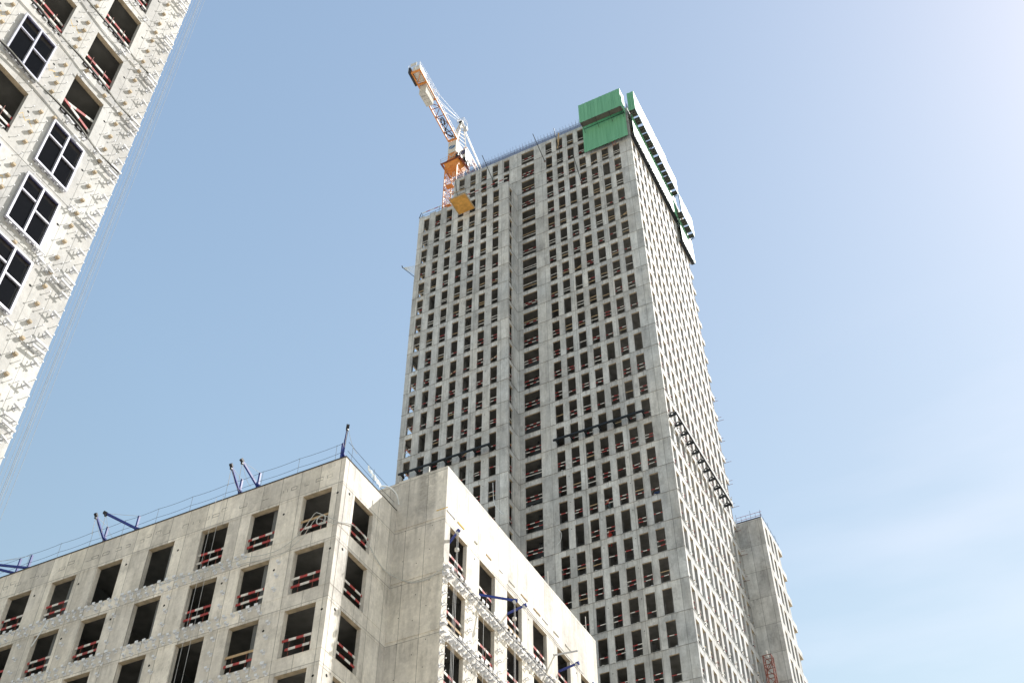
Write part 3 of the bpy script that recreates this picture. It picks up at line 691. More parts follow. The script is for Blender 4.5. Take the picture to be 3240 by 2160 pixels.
# ================================================================ LOW BUILDING (podium)
pod = thing('low_rise_building', (-45, 55, GZ), 'nearer beige concrete building with a flat parapet and open window holes', 'building')
PXR, PYF, QX, QY, PT, QT = -30.6, 40.0, -27.27, 45.45, 42.4, 44.58
prow = [(40.52-3.68*k-2.74, 40.52-3.68*k) for k in range(11)]
pc = [-33.2, -36.68, -40.12, -43.94, -47.76, -51.26, -54.76, -58.3, -61.8, -65.3, -68.8, -72.3]
pcols = sorted([(a, a+1.9) for a in pc])
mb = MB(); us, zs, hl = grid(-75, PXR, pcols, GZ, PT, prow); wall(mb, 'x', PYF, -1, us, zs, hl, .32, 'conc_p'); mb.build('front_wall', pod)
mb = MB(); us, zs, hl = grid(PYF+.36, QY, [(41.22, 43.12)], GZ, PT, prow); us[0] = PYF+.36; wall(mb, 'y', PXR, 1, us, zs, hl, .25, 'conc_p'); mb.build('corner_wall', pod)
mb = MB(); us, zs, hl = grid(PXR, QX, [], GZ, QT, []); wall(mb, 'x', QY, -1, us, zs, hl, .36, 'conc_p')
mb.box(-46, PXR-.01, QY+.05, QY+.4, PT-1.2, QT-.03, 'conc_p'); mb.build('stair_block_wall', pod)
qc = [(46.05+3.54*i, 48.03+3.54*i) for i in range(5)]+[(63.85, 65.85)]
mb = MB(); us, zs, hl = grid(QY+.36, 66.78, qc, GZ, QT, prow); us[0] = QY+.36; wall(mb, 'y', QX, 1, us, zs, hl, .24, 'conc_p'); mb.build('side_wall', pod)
mb = MB(); mb.box(-46, QX-.01, 66.4, 66.77, GZ, QT-.02, 'conc_p'); mb.box(-46.3, -46, QY+.41, 66.4, PT-1.2, QT-.02, 'conc_p'); mb.box(-75, -46.31, 66.4, 66.7, GZ, PT, 'conc_p'); mb.box(-75, -74.7, PYF+.37, 66.39, GZ, PT, 'conc_p'); mb.build('rear_wall', pod)
mbm = MB(); mbm.box(-74.69, PXR-.37, PYF+.37, QY+.4, -.26, 0, 'inside'); mbm.box(-74.69, QX-.37, QY+.41, 66.39, -.26, 0, 'inside')
s3 = mbm.build('floor_slab', pod); s3.location = Vector((0, 0, 37.70))-pod.location
for k in range(1, 11): copy_part(s3, pod, (0, 0, 37.70-3.68*k))
mb = MB(); mb.box(-74.69, PXR-.37, PYF+.37, QY+.04, 41.2, 41.5, 'inside'); mb.box(-45.9, QX-.37, QY+.41, 66.39, 41.2, 41.5, 'inside'); mb.build('roof_slab', pod)
mb = MB()
for x in (-71, -57.2, -49.9, -42.4, -35.2): mb.box(x-.15, x+.15, PYF+.37, 48, GZ, 41.1, 'core')
mb.box(-74, -33, 48, 48.3, GZ, 41.1, 'core'); mb.box(-33, -32.7, 46.5, 66, GZ, 41.1, 'core')
for y in (49, 56.2, 63.2): mb.box(-32.7, QX-.37, y-.1, y+.1, GZ, 41.1, 'core')
mb.build('partition_wall', pod)
# joints, beam ledges, parapet cap and patched masonry line
mb = MB()
for k in range(11):
    zt = 40.52-3.68*k
    for z, o_ in ((zt+.0, .012), (zt-2.76, .014)):
        mb.box(-75, PXR+o_, PYF-o_, PYF-.002, z+.002, z+.03, 'conc_p')
        mb.box(PXR+.002, PXR+o_, PYF+.003, QY-.02, z+.002, z+.03, 'conc_p')
        mb.box(QX+.002, QX+o_, QY+.01, 66.7, z+.002, z+.03, 'conc_p')
    zj = zt+.75 if k == 0 else zt+.92
    mb.box(PXR+.03, QX-.02, QY-.04, QY-.002, zt+.38, zt+.86, 'conc_p')
mb.build('storey_ledge', pod)
mb = MB(); mb.box(-75, PXR+.03, PYF-.05, PYF+.40, PT+.002, PT+.05, 'roof'); mb.box(PXR-.36, PXR+.03, PYF+.40, QY-.01, PT+.002, PT+.04, 'roof'); mb.build('parapet_felt', pod)
mb = MB(); x = -74.
while x < -31.5:
    w_ = random.uniform(.25, .5); z = 41.28+random.choice([0, .0, .22])
    if random.random() < .62:
        for a, b, c, d in ((x, x+w_, z, z+.025), (x, x+w_, z+.2, z+.225), (x, x+.025, z, z+.2), (x+w_, x+w_+.025, z, z+.225)): mb.box(a, b, PYF-.006, PYF-.002, c, d, 'core' if random.random() < .6 else 'cw')
    x += random.uniform(.4, .8)
mb.build('patched_joint', pod)
mb = MB(); y = 45.6
while y < 63:
    a = random.uniform(.3, 1.0); mb.box(QX+.004, QX+.03+.03*random.random(), y, y+a, 41.36, 41.42+.03*random.random(), random.choice(['wood', 'cw', 'cw', 'yellow', 'galv'])); y += a+random.uniform(.3, 1.6)
for q in range(4): mb.box(QX-.6+.2*q, QX-.45+.2*q, QY-.03, QY-.003, 41.42, 41.47, 'yellow')
mb.build('mortar_line', pod)
mb = MB()
for i, a in enumerate(pc):
    for k in range(0, 4):
        if random.random() < .8: disc(mb, PX(PYF), a+1.9+.42, 40.52-3.68*k-.55-.25*(i % 2), .075, 'hole')
for i in range(5):
    for k in range(0, 4):
        disc(mb, PY(QX), qc[i][1]+.95, 40.52-3.68*k-(.9 if i % 2 else .35), .06, 'hole')
for k in range(4): disc(mb, PY(PXR), 40.7, 40.52-3.68*k-.25, .09, 'hole')
for k in range(5):
    for x, zz in ((-29.9, .3), (-28.9, 1.2), (-28.2, 2.1), (-29.9, 2.4), (-28.1, .5), (-29.0, 2.8)): disc(mb, PX(QY), x, 41-3.68*k-zz, .03, 'hole')
mb.build('form_tie_holes', pod)
# guard rails
for i, (a, b) in enumerate(pcols):
    if a < -62: continue
    for k in range(0, 5):
        if (i, k) in ((7, 0), (8, 1), (9, 2)) or (round(a, 2) == -43.94 and k == 0): continue
        one = MB(); zb = 40.52-3.68*k-2.74; P = PX(PYF)
        zb2 = zb
        board(one, P, a+.01, b-.01, zb2+1.02+random.uniform(-.04, .04), .16, .14, random.uniform(-.03, .03), random.uniform(-.03, .03), 'rw' if random.random() < .93 else 'wood')
        board(one, P, a+.01+(.25 if random.random() < .15 else 0), b-.01, zb2+.5+random.uniform(-.04, .04), .16, .14, random.uniform(-.03, .03), random.uniform(-.03, .03), 'rw' if random.random() < .88 else 'wood')
        for u in (a+.45, b-.55): one.bar(P(u, zb, .2), P(u, zb+1.2, .2), .025, 'rust')
        one.build('guard_rail', pod)
for k in range(0, 5):
    one = MB(); zb = 40.52-3.68*k-2.74; P = PY(PXR)
    for h in (1.02, .5): board(one, P, 41.23, 43.11, zb+h, .16, .13, 0, 0, 'rw')
    one.build('guard_rail', pod)
for i, (a, b) in enumerate(qc):
    for k in range(0, 4):
        one = MB(); zb = 40.52-3.68*k-2.74; P = PY(QX)
        board(one, P, a+.01, b-.01, zb+1.0, .14, .15, random.uniform(-.03, .03), random.uniform(-.12, .03), 'rw')
        if (i, k) != (1, 0): board(one, P, a+.01, b-.01, zb+.42, .12, .15, 0, 0, 'rw' if random.random() < .7 else 'wood')
        for u in (a+.15, b-.85): one.bar(P(u, zb, .1), P(u, zb+1.2, .1), .025, 'rust')
        one.build('guard_rail', pod)

# ---------------------------------------------------------------- facade brackets (prototypes; normal = +X)
def bracket_mesh(kind):
    m_ = MB()
    if kind == 'stub':
        m_.box(.002, .018, -.08, .08, -.09, .09, 'dull'); m_.box(.018, .19, -.08, .08, -.01, .01, 'dull'); m_.box(.176, .19, -.08, .08, .01, .11, 'dull'); return m_
    if kind == 'angle':
        m_.box(.002, .018, -.11, .11, -.12, .12, 'dull'); m_.box(.018, .24, -.11, .11, -.008, .006, 'dull'); m_.box(.226, .24, -.11, .11, .006, .14, 'dull'); return m_
    if kind == 'pin':
        m_.bar((0, 0, 0), (.17, 0, 0), .018, 'galv'); m_.box(.155, .18, -.026, .026, -.026, .026, 'clip')
    elif kind == 'block':
        m_.box(.002, .02, -.07, .07, -.11, .09, 'galv'); m_.box(.02, .16, -.075, .075, -.07, .03, 'soffit')
    elif kind == 'tee':
        m_.box(.002, .02, -.07, .07, -.09, .09, 'galv'); m_.bar((0, 0, 0), (.22, 0, 0), .04, 'galv', .07); m_.bar((.22, -.17, .05), (.22, .2, -.02), .04, 'clip', .06)
        m_.bar((.08, -.12, .12), (.24, .1, -.12), .03, 'clip', .05)
    elif kind == 'rail':
        m_.bar((0, -.2, 0), (.22, -.2, 0), .04, 'galv'); m_.bar((0, .25, 0), (.22, .25, 0), .04, 'galv'); m_.bar((.22, -.3, .03), (.22, .33, .03), .06, 'clip', .09); m_.bar((.12, -.25, -.1), (.12, .28, -.1), .04, 'galv', .05)
    elif kind == 'plate':
        m_.box(.002, .02, -.15, .15, -.17, .13, 'clip'); m_.box(.02, .30, -.15, .15, -.015, .0, 'clip'); m_.box(.285, .30, -.15, .15, .0, .16, 'clip'); m_.box(.02, .28, -.15, -.14, -.12, 0, 'galv')
    elif kind == 'fork':
        m_.box(.002, .02, -.09, .09, -.1, .1, 'galv'); m_.bar((.02, -.06, 0), (.22, -.06, .03), .03, 'clip', .05); m_.bar((.02, .07, -.03), (.2, .09, -.05), .03, 'clip', .05); m_.bar((.16, -.16, .05), (.2, .16, .02), .035, 'clip', .05)
    return m_
protos = {}
def brackets(lst, parent, rotz, n_ind=100):
    """lst of (kind, xyz); nearest n_ind to the camera become parts, the rest one mesh"""
    inview = []
    for kd, p in lst:
        v = Vector(p); dz = v.dot(fwd)
        if dz < 1: continue
        x = FPX*v.dot(r2)/dz; y = FPX*v.dot(u2)/dz
        if abs(x) < 1640 and abs(y) < 1100: inview.append((dz, kd, v))
    inview.sort(key=lambda q: q[0]); rest = MB(); cr, sr = math.cos(rotz), math.sin(rotz)
    first = {}
    for n, (dz, kd, v) in enumerate(inview):
        wob = random.uniform(-.12, .12)
        if n < n_ind:
            key = (kd, parent.name)
            if key not in first:
                o = bracket_mesh(kd).build('facade_bracket', parent); first[key] = o
                o.location = v-parent.location; o.rotation_euler = (wob, 0, rotz)
            else: copy_part(first[key], parent, v, (wob, 0, rotz))
        else:
            q = bracket_mesh(kd); base = len(rest.v); mmm = Matrix.Rotation(rotz, 4, 'Z') @ Matrix.Rotation(wob, 4, 'X')
            rest.v += [tuple(mmm @ Vector(a)+v) for a in q.v]; rest.f += [tuple(base+i for i in f) for f in q.f]
            rest.m += [rest.mi(q.mats[i]) for i in q.m]
    if rest.v: o = rest.build('facade_brackets', parent); o['kind'] = 'stuff'
lst = []
for k in range(1, 4):                      # side wall of the low building
    zt = 40.52-3.68*k
    y = 45.6
    while y < 66.5:
        for dz in (.22, .66):
            if random.random() < .9: lst.append(('plate', (QX, y+random.uniform(-.06, .06), zt+dz+random.uniform(-.05, .05))))
        if random.random() < .5: lst.append(('pin', (QX, y+.2, zt+.08)))
        y += .5
    for a, b in [(QY, QY+.1)]+qc:
        for q in range(4):
            zz = zt-.35-q*.95+3.68 if False else zt-.3-q*.72
            if b > 46: lst.append(('fork', (QX, b+.45, zz))); lst.append(('pin', (QX, b+.12, zz-.2))); lst.append(('pin', (QX, b+1.3, zz-.1)))
            else: lst.append(('fork', (QX, QY+.14, zz))); lst.append(('pin', (QX, QY+.5, zz-.1)))
brackets(lst, pod, 0, 60)
lst = []
for k in range(0, 4):                      # shaded front wall
    zt = 40.52-3.68*k-3.68
    x = -62
    while x < (-36.2 if k == 0 else -34.5 if k < 2 else -33.5):
        lst.append(('stub' if random.random() < .5 else 'angle', (x, PYF, zt+.72+random.uniform(-.06, .06))))
        if random.random() < .8: lst.append(('stub', (x+.22, PYF, zt+.3+random.uniform(-.06, .06))))
        x += .52
    if k > 0:
        for a in pc:
            if a < -36:
                for q in range(3): lst.append(('stub', (a+2.6, PYF, zt+3.68-.45-q*.85)))
brackets(lst, pod, -math.pi/2, 40)

# ================================================================ NEAR LEFT TOWER
LX = -29.2
lt = thing('facade_building', (LX-8, 3, GZ), 'sunlit concrete building at the left edge studded with metal facade brackets', 'building')
Tm = lambda m: 45.09+3.70*m
lrows = [(Tm(m)-2.8, Tm(m)) for m in range(-11, 18)]
lcols = sorted([(15.38-3.2*i, 17.15-3.2*i) for i in range(9)])
LT = 106.0
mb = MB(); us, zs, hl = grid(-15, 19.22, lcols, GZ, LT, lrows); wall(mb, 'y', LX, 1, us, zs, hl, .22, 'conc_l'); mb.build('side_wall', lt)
mb = MB(); mb.box(LX-16, LX-.37, 18.86, 19.22, GZ, LT, 'conc_l'); mb.box(LX-16, LX-.37, -15, -14.6, GZ, LT, 'conc_l'); mb.box(LX-16, LX-15.7, -14.59, 18.85, GZ, LT, 'conc_l'); mb.build('rear_wall', lt)
mbm = MB(); mbm.box(LX-15.69, LX-.37, -14.59, 18.85, -.26, 0, 'inside'); s4 = mbm.build('floor_slab', lt); s4.location = Vector((0, 0, Tm(-11)+.74))-lt.location
for m in range(-10, 18): copy_part(s4, lt, (0, 0, Tm(m)+.74))
mb = MB(); mb.box(LX-4.5, LX-4.2, -14, 18.8, GZ, LT-1, 'core')
for y in (14.7, 8.3, 1.9): mb.box(LX-4.2, LX-.37, y-.1, y+.1, GZ, LT-1, 'core')
mb.build('partition_wall', lt)
mb = MB()
for m in range(-4, 8):
    z = Tm(m)+.42
    mb.box(LX+.002, LX+.014, -15, 19.2, z, z+.02, 'conc_l')
    for y in (14.28, 11.1): disc(mb, PY(LX), y, Tm(m)-.84, .06, 'hole')
    disc(mb, PY(LX), 17.5, Tm(m)-.84, .06, 'hole')
for y in (18.45, 17.62, 14.95, 11.7): mb.box(LX+.002, LX+.008, y, y+.014, GZ, LT, 'conc_l')
mb.build('wall_joints', lt)
mb = MB()                                   # yellow spray marks
for m in range(-3, 4):
    for y0 in (13.98, 10.8):
        z = Tm(m)-1.3; y = y0
        for q in range(6):
            yy = y+.12*q; z0 = z+.16*math.sin(q*2.1+m); z1 = z+.16*math.sin(q*2.1+2.4+m)
            mb.hexa([(LX+.002, yy, z0), (LX+.005, yy, z0), (LX+.005, yy+.12, z1), (LX+.002, yy+.12, z1), (LX+.002, yy, z0+.035), (LX+.005, yy, z0+.035), (LX+.005, yy+.12, z1+.035), (LX+.002, yy+.12, z1+.035)], 'yellow')
mb.build('spray_marks', lt)
# windows with frames and tinted panes
def lwin(y0, y1, z0, z1, parent):
    fr = MB(); P = lambda a, b, c, d, e, f, m: fr.box(a, b, c, d, e, f, m); x0, x1 = LX+.03, LX+.15; t_ = .048
    P(x0, x1, y0-.03, y0+t_, z0-.05, z1+.03, 'alu'); P(x0, x1, y1-t_, y1+.03, z0-.05, z1+.03, 'alu'); P(x0, x1, y0+t_, y1-t_, z1-t_, z1+.03, 'alu'); P(x0, x1, y0+t_, y1-t_, z0-.05, z0+t_, 'alu')
    ym = (y0+y1)/2; zm = z1-.40*(z1-z0)
    P(x0, x1+.015, ym-.04, ym+.04, z0+t_, z1-t_, 'alu')
    P(x0+.02, x1-.02, y0+t_, ym-.05, zm+.12, zm+.19, 'alu'); P(x0+.02, x1-.02, ym+.05, y1-t_, zm-.28, zm-.21, 'alu')
    for a, b in ((y0+t_, ym-.05), (ym+.05, y1-t_)): P(x0, x0+.05, a, a+.035, z0+t_, z1-t_, 'aludark'); P(x0, x0+.06, a+.035, b, z1-t_-.05, z1-t_, 'aludark')
    o = fr.build('window', parent); gl = MB(); gl.quad((x0+.01, y0+t_, z0+t_), (x0+.01, y1-t_, z0+t_), (x0+.01, y1-t_, z1-t_), (x0+.01, y0+t_, z1-t_), 'glass')
    gp = gl.build('pane', o)
    gp.location = Vector((0, 0, 0)); gp.matrix_parent_inverse = Matrix.Identity(4)
    gp.location = -Vector((o.location))-Vector(parent.location)
    cl = MB(); y = y0+.1
    while y < y1: cl.box(LX+.004, LX+.12, y, y+.16, z0-.15, z0-.07, 'galv'); cl.box(LX+.121, LX+.15, y+.03, y+.08, z0-.16, z0-.08, 'dark'); y += .36
    cl.box(LX+.004, LX+.02, y0+.05, y1-.05, z0-.12, z0-.10, 'galv'); gq = cl.build('sill_bracket', o); gq.location = -Vector((o.location))-Vector(parent.location)
for (c, m) in ((15.38, -1), (15.38, -2), (15.38, -3), (12.18, 0), (12.18, -1+4*0-1), (8.98, 1)): lwin(c, c+1.77, Tm(m)-2.78, Tm(m)-.01, lt)
framed = {(15.38, -1), (15.38, -2), (15.38, -3), (12.18, 0), (12.18, -2)}
for c in (15.38, 12.18, 8.98):
    for m in range(-2, 5):
        if (c, m) in framed or (c, m) == (8.98, 1): continue
        one = MB(); zb = Tm(m)-2.8; P = PY(LX)
        if (c, m) == (15.38, 0):
            board(one, P, c+.01, c+1.76, zb+.95, .12, .14, 0, -.3, 'rw'); board(one, P, c+.01, c+1.76, zb+.92, .16, .14, -.03, .55, 'rw')
        else:
            board(one, P, c+.01, c+1.76, zb+1.05, .2, .13, random.uniform(-.04, .04), random.uniform(-.04, .04), 'rw'); board(one, P, c+.01, c+1.76, zb+.42, .06, .12, 0, 0, 'rw')
            for u in (c+.45, c+1.25): one.bar(P(u, zb+.4, .17), P(u, zb+1.35, .17), .02, 'rust')
        y = c+.05
        while y < c+1.6: one.box(LX-.1, LX+.06, y, y+.2, zb, zb+.09, random.choice(['galv', 'dark', 'galv'])); y += .33
        one.build('guard_rail', lt)
lst = []
for m in range(-5, 6):
    T = Tm(m)
    for q in (-.38, -1.38, -2.37, -3.25): lst.append(('block', (LX, 18.02, T+q)))
    for q in (-.53, -1.48, -2.5, -3.0, -3.45):
        lst.append(('pin', (LX, 17.78, T+q))); lst.append(('pin', (LX, 18.27, T+q+.02)))
    for q in (-.14, -1.24, -2.34): lst.append(('tee', (LX, 18.86, T+q)))
    for q in (.36, .72): lst.append(('rail', (LX, 18.75+random.uniform(-.05, .05), T+q+random.uniform(-.05, .05))))
    for q in (.16, -.74, -1.58, -2.1, -2.92): lst.append(('pin', (LX, 19.12, T+q))); 
    for q in (-.3, -1.1, -1.9, -2.7): lst.append(('pin', (LX, 18.55, T+q-.2)))
    y = 8.5
    while y < 18.3:                       # band of fixings along each spandrel
        for q in (.16, .42, .68):
            if random.random() < .30: lst.append((random.choice(['block', 'pin', 'pin', 'fork', 'tee']), (LX, y+random.uniform(-.12, .12), T+q+random.uniform(-.06, .06))))
        y += .42
    for yc in (14.66, 11.47, 8.3):
        for q in (-.3, -1.0, -1.75, -2.45): lst.append(('block', (LX, yc+.05, T+q)))
        for q in (-.5, -1.2, -1.9, -2.6): lst.append(('pin', (LX, yc-.35, T+q))); lst.append(('pin', (LX, yc+.42, T+q-.05)))
brackets(lst, lt, 0, 100)
for m, (ya, yb) in enumerate(((7, 19.0), (7, 19.1), (7, 18.9), (12, 18.8))):   # cable bundles along the spandrels
    mb = MB(); z = Tm(m-1 if m < 3 else 3)+.78
    P_ = [(LX+.2+.05*math.sin(i*2.1), ya+(yb-ya)*i/9, z+.07*math.sin(i*1.3+m)) for i in range(10)]
    mb.tube(spline(P_), .04, 'dark', 5); mb.tube(spline([(a+.03, b, c+.05*math.cos(b*2)) for a, b, c in P_]), .03, 'hose', 5)
    mb.build('facade_cable', lt)
# vertical gondola ropes beyond the far corner
for i, (y, d) in enumerate(((19.36, 0), (19.52, .02), (19.66, 0), (19.69, .05), (19.82, .01), (20.0, 0))):
    mb = MB(); mb.bar((LX+d, y, GZ), (LX+d, y, 130), .011 if i not in (2, 3) else .016, 'fog')
    o = mb.build('hanging_rope'); tag(o, ['first','second','third','fourth','fifth','outermost'][i]+' of six pale ropes off the left building, counted from its wall', 'rope', 'ropes beside the left building')

# ================================================================ THINGS ON THE LOW BUILDING
def davit(label, post, foot, tip, group='blue davits on the low roof'):
    t = thing('roof_davit', foot, label, 'davit', group)
    m_ = MB(); m_.bar(Vector(post), Vector(post)+Vector((0, 0, 1.35 if len(post) == 3 else 1)), .12, 'blue'); m_.build('post', t)
    m_ = MB(); f = Vector(foot); tp = Vector(tip); m_.bar(f, tp, .11, 'blue', .13); m_.bar(f+Vector((.28, .1, 0)), f.lerp(tp, .28), .09, 'blue'); m_.bar(f+Vector((-.25, .1, 0)), f.lerp(tp, .22), .09, 'blue'); m_.build('arm', t)
    d = (tp-f).normalized(); m_ = MB(); m_.bar(tp-d*.05, tp+d*.18, .17, 'dark', .15); m_.box(tp.x-.06, tp.x+.06, tp.y-.06, tp.y+.06, tp.z-.2, tp.z-.1, 'black'); m_.build('pulley_head', t)
    m_ = MB(); top = Vector(post)+Vector((0, 0, 1.35)); m_.bar(top, tp, .015, 'rope')
    m_.tube(sag(tp+Vector((0, 0, -.2)), tp+Vector((-.25, .3, -1.1)), .05, 6), .014, 'rope', 4); m_.tube(sag(tp+Vector((.08, 0, -.2)), tp+Vector((.2, .9, -1.3)), .25, 8), .012, 'rope', 4); m_.build('tie_rope', t)
davit('blue roof davit at the left frame edge with its arm lying almost flat', (-54.6, 40.5, 42.6), (-53.7, 40.45, 42.6), (-56.0, 38.6, 42.55))
davit('blue roof davit farthest left on the roof, mostly cut by the frame edge', (-55.5, 40.45, 42.6), (-55.0, 40.5, 42.6), (-57.2, 38.7, 43.0))
davit('blue roof davit with a short steep arm, left of the flat-armed one', (-48.4, 40.4, 42.6), (-48.2, 40.45, 42.6), (-47.79, 38.8, 43.5))
davit('blue roof davit with a long arm reaching left, third pair from the corner', (-45.95, 40.4, 42.6), (-45.3, 40.42, 42.55), (-47.01, 38.8, 43.41))
davit('blue roof davit with steep arm, left one of the pair above the middle windows', (-38.3, 40.4, 42.6), (-38.15, 40.45, 42.6), (-37.8, 38.8, 43.55))
davit('blue roof davit with long leaning arm, right one of the pair above the middle windows', (-37.0, 40.4, 42.6), (-36.8, 40.45, 42.6), (-37.05, 38.8, 43.65))
davit('blue roof davit standing alone at the building corner', (-31.26, 40.4, 42.6), (-31.25, 40.45, 42.6), (-29.87, 38.8, 43.32))
for i, x in enumerate((-39.35, -38.85)):
    m_ = MB(); m_.bar((x, PYF-.25, 42.5), (x, PYF-.25, 18), .014, 'rope'); tag(m_.build('hanging_rope'), ['left','right'][i]+' of two pale ropes hanging down the shaded front of the low building', 'rope')
# rope railing along the roof
t = thing('rope_railing', (-40, 40.3, PT), 'thin rope railing on slim posts along the low roof front', 'railing')
m_ = MB()
for i in range(13): x = -31.6-2.55*i; m_.bar((x, 40.3, PT), (x, 40.3, 43.9), .014, 'core')
m_.build('post', t); m_ = MB()
for z in (43.86, 43.2):
    for i in range(13): x = -31.6-2.55*i; m_.tube(sag((x if i else -31.0, 40.3, z), (x-2.55, 40.3, z), .06, 5), .013, 'dark', 4, False)
m_.build('rope', t)
t = thing('rope_railing', (-30.8, 42.5, PT), 'thin rope railing from the roof corner back to the taller stair block', 'railing')
m_ = MB()
for y in (40.75, 43.05): m_.bar((-30.8, y, PT), (-30.8, y, 43.85), .014, 'core')
m_.build('post', t); m_ = MB()
for z in (43.8, 43.15): m_.tube(sag((-30.8, 40.3, z), (-30.8, 45.4, z-.05), .08, 8), .013, 'dark', 4, False)
m_.build('rope', t)
t = thing('torn_netting', (-30.8, 42.9, 43.3), 'torn white netting strip caught on the corner rope railing', 'netting')
m_ = MB(); pr_ = None
for i in range(16):
    y = 42.35+.105*i; a = Vector((-30.78+.03*math.sin(i*2), y, 43.62-.02*i+.05*math.sin(i*1.7))); b = Vector((-30.78+.05*math.cos(i*3), y, 43.30-.02*i+.12*math.sin(i*2.3)))
    if pr_: m_.quad(pr_[0], a, b, pr_[1], 'net')
    pr_ = (a, b)
m_.build('strip', t); m_ = MB(); m_.tube(spline([(-30.75, 43.9, 43.2), (-30.5, 44.3, 43.3), (-30.3, 44.8, 43.1), (-30.4, 45.3, 42.7)]), .05, 'net', 5); m_.build('twisted_end', t)
# hoses
m_ = MB(); off = .06
F = [(-30.62, 37.9), (-31.76, 38.75), (-32.05, 38.88), (-32.3, 38.6), (-32.85, 37.86), (-33.97, 37.21), (-35.2, 37.18), (-36.24, 37.25), (-36.8, 37.2), (-38.42, 37.2), (-40.23, 37.35), (-42, 37.3)]
m_.tube(spline([(x, PYF-off-(.1 if x > -36 else .25), z) for x, z in F]), .02, 'hose', 6); tag(m_.build('hanging_hose'), 'pale grey hose draped from the corner window across the low building front', 'hose')
m_ = MB(); m_.tube(spline([(x, PYF-off-.02, z-.22-.15*math.sin(i*.5)) for i, (x, z) in enumerate(F[:9])]), .016, 'hose', 6); tag(m_.build('hanging_hose'), 'lower thin grey hose looping under the other on the low building front', 'hose')
m_ = MB()
for r_ in (.27, .3, .25): m_.tube([(-31.63+r_*math.cos(a*.45)+.02*r_, PYF-.12-r_*.1, 38.3+r_*1.05*math.sin(a*.45)) for a in range(15)], .014, 'hose', 5, False)
tag(m_.build('hose_coil'), 'coiled grey hose hung on the board of the top corner window', 'hose')
m_ = MB(); m_.tube(spline([(PXR+.05, 39.95, 37.85), (PXR+.08, 41.24, 38.5), (PXR+.08, 42.38, 38.5), (PXR+.08, 43.54, 38.0), (PXR+.1, 44.5, 37.7), (-30.3, QY-.08, 37.66), (-29.57, QY-.08, 37.14), (-29.0, QY-.08, 36.9), (-28.12, QY-.08, 36.86), (-27.2, QY-.1, 37.18), (-27.1, 46.2, 37.2)]), .027, 'hose', 6)
tag(m_.build('hanging_hose'), 'grey hose swagged round the recessed corner to the taller block', 'hose')
m_ = MB(); m_.tube(spline([(QX+.33, 45.8+1.3*i, 37.2+.05*math.sin(i*2)) for i in range(16)]), .022, 'dark', 5); m_.tube(spline([(QX+.34, 45.8+1.3*i, 33.5+.05*math.sin(i*2+1)) for i in range(16)]), .022, 'dark', 5)
tag(m_.build('facade_cable'), 'dark cable run along the white brackets of the sunlit low wall', 'cable')
m_ = MB(); m_.tube(spline([(-27.15, 44.9+0*i, 31) for i in range(1)]+[(QX+.05, 46+1.6*i, 40.3+.06*math.sin(i*1.7)-.02*i) for i in range(12)]), .012, 'dark', 4) if False else m_.tube(spline([(QX+.05, 53+1.4*i, 40.9-.04*i+.06*math.sin(i*1.7)) for i in range(9)]), .016, 'dark', 4)
tag(m_.build('lintel_cable'), 'thin dark wire strung above the sunlit low windows', 'cable')
# davits in side windows
def wdavit(label, a, b, ropes, lights=False):
    t = thing('window_davit', a, label, 'davit', 'blue davits in the sunlit side windows')
    a = Vector(a); b = Vector(b); d = (b-a).normalized()
    m_ = MB(); m_.bar(a-d*.6, b, .09, 'blue', .12); m_.build('arm', t)
    m_ = MB(); m_.bar(a+Vector((-.25, 0, -1.2)), a+Vector((-.25, 0, 1.3)), .07, 'blue'); m_.build('post', t)
    m_ = MB(); m_.bar(b-d*.05, b+d*.18, .15, 'blue', .18); m_.tube([b+Vector((0, -.09, -.1)), b+Vector((0, .09, -.1))], .09, 'galv', 8); m_.build('pulley_head', t)
    if ropes:
        m_ = MB()
        for q in (-.06, .07): m_.bar(b+Vector((.02, q, -.05)), b+Vector((0, q*1.3, -ropes)), .016, 'rope')
        if ropes > 3:
            m_.tube([b+Vector((0, 0, -1.15)), b+Vector((0, 0, -1.3))], .13, 'white', 8)
        m_.build('hoist_rope', t)
wdavit('blue window davit in the first sunlit window with a white weight on its ropes', (-27.35, 46.15, 39.5), (-26.75, 46.0, 39.95), 11)
wdavit('long blue window davit swung sideways out of the second sunlit window', (-27.3, 49.75, 38.2), (-25.75, 51.1, 38.15), 11)
wdavit('short blue window davit in the third sunlit window', (-27.4, 53.3, 39.0), (-26.15, 53.2, 39.15), 0)
wdavit('blue window davit low in the fifth sunlit window near the far end', (-27.4, 60.6, 39.0), (-26.1, 60.55, 39.17), 2.4)
wdavit('blue window davit cut by the lower frame edge, farthest along the sunlit wall', (-27.4, 62.5, 37.9), (-25.7, 62.0, 38.35), 3.2)
for i, y in enumerate((45.98, 49.45)):
    m_ = MB(); m_.bar((-26.85, y, 37.5 if i else 38), (-26.85, y, 20), .015, 'rope'); tag(m_.build('hanging_rope'), ['single pale rope hanging before the first sunlit window column', 'single pale rope hanging before the second sunlit window column'][i], 'rope')
m_ = MB(); m_.tube([(QX-.3, 59.78, 39.72), (-25.65, 59.78, 39.55)], .06, 'galv', 10); tag(m_.build('steel_tube'), 'bare grey steel tube sticking out of the sunlit wall', 'tube')
# thin white upright poles on the low block's parapet
for i, (y, z) in enumerate(((59.3, 44.5), (65.4, 44.5))):
    m_ = MB(); m_.bar((QX-.1, y, z), (QX-.1, y, z+1.3), .035, 'white'); tag(m_.build('parapet_pole'), ['thin white pole on the middle of the sunlit parapet', 'thin white pole near the far end of the sunlit parapet'][i], 'pole')
m_ = MB(); m_.bar((-28.6, QY+.1, QT), (-28.6, QY+.1, QT+.5), .05, 'white'); tag(m_.build('parapet_pole'), 'short pale stub on the shaded parapet below the black rail', 'pole')
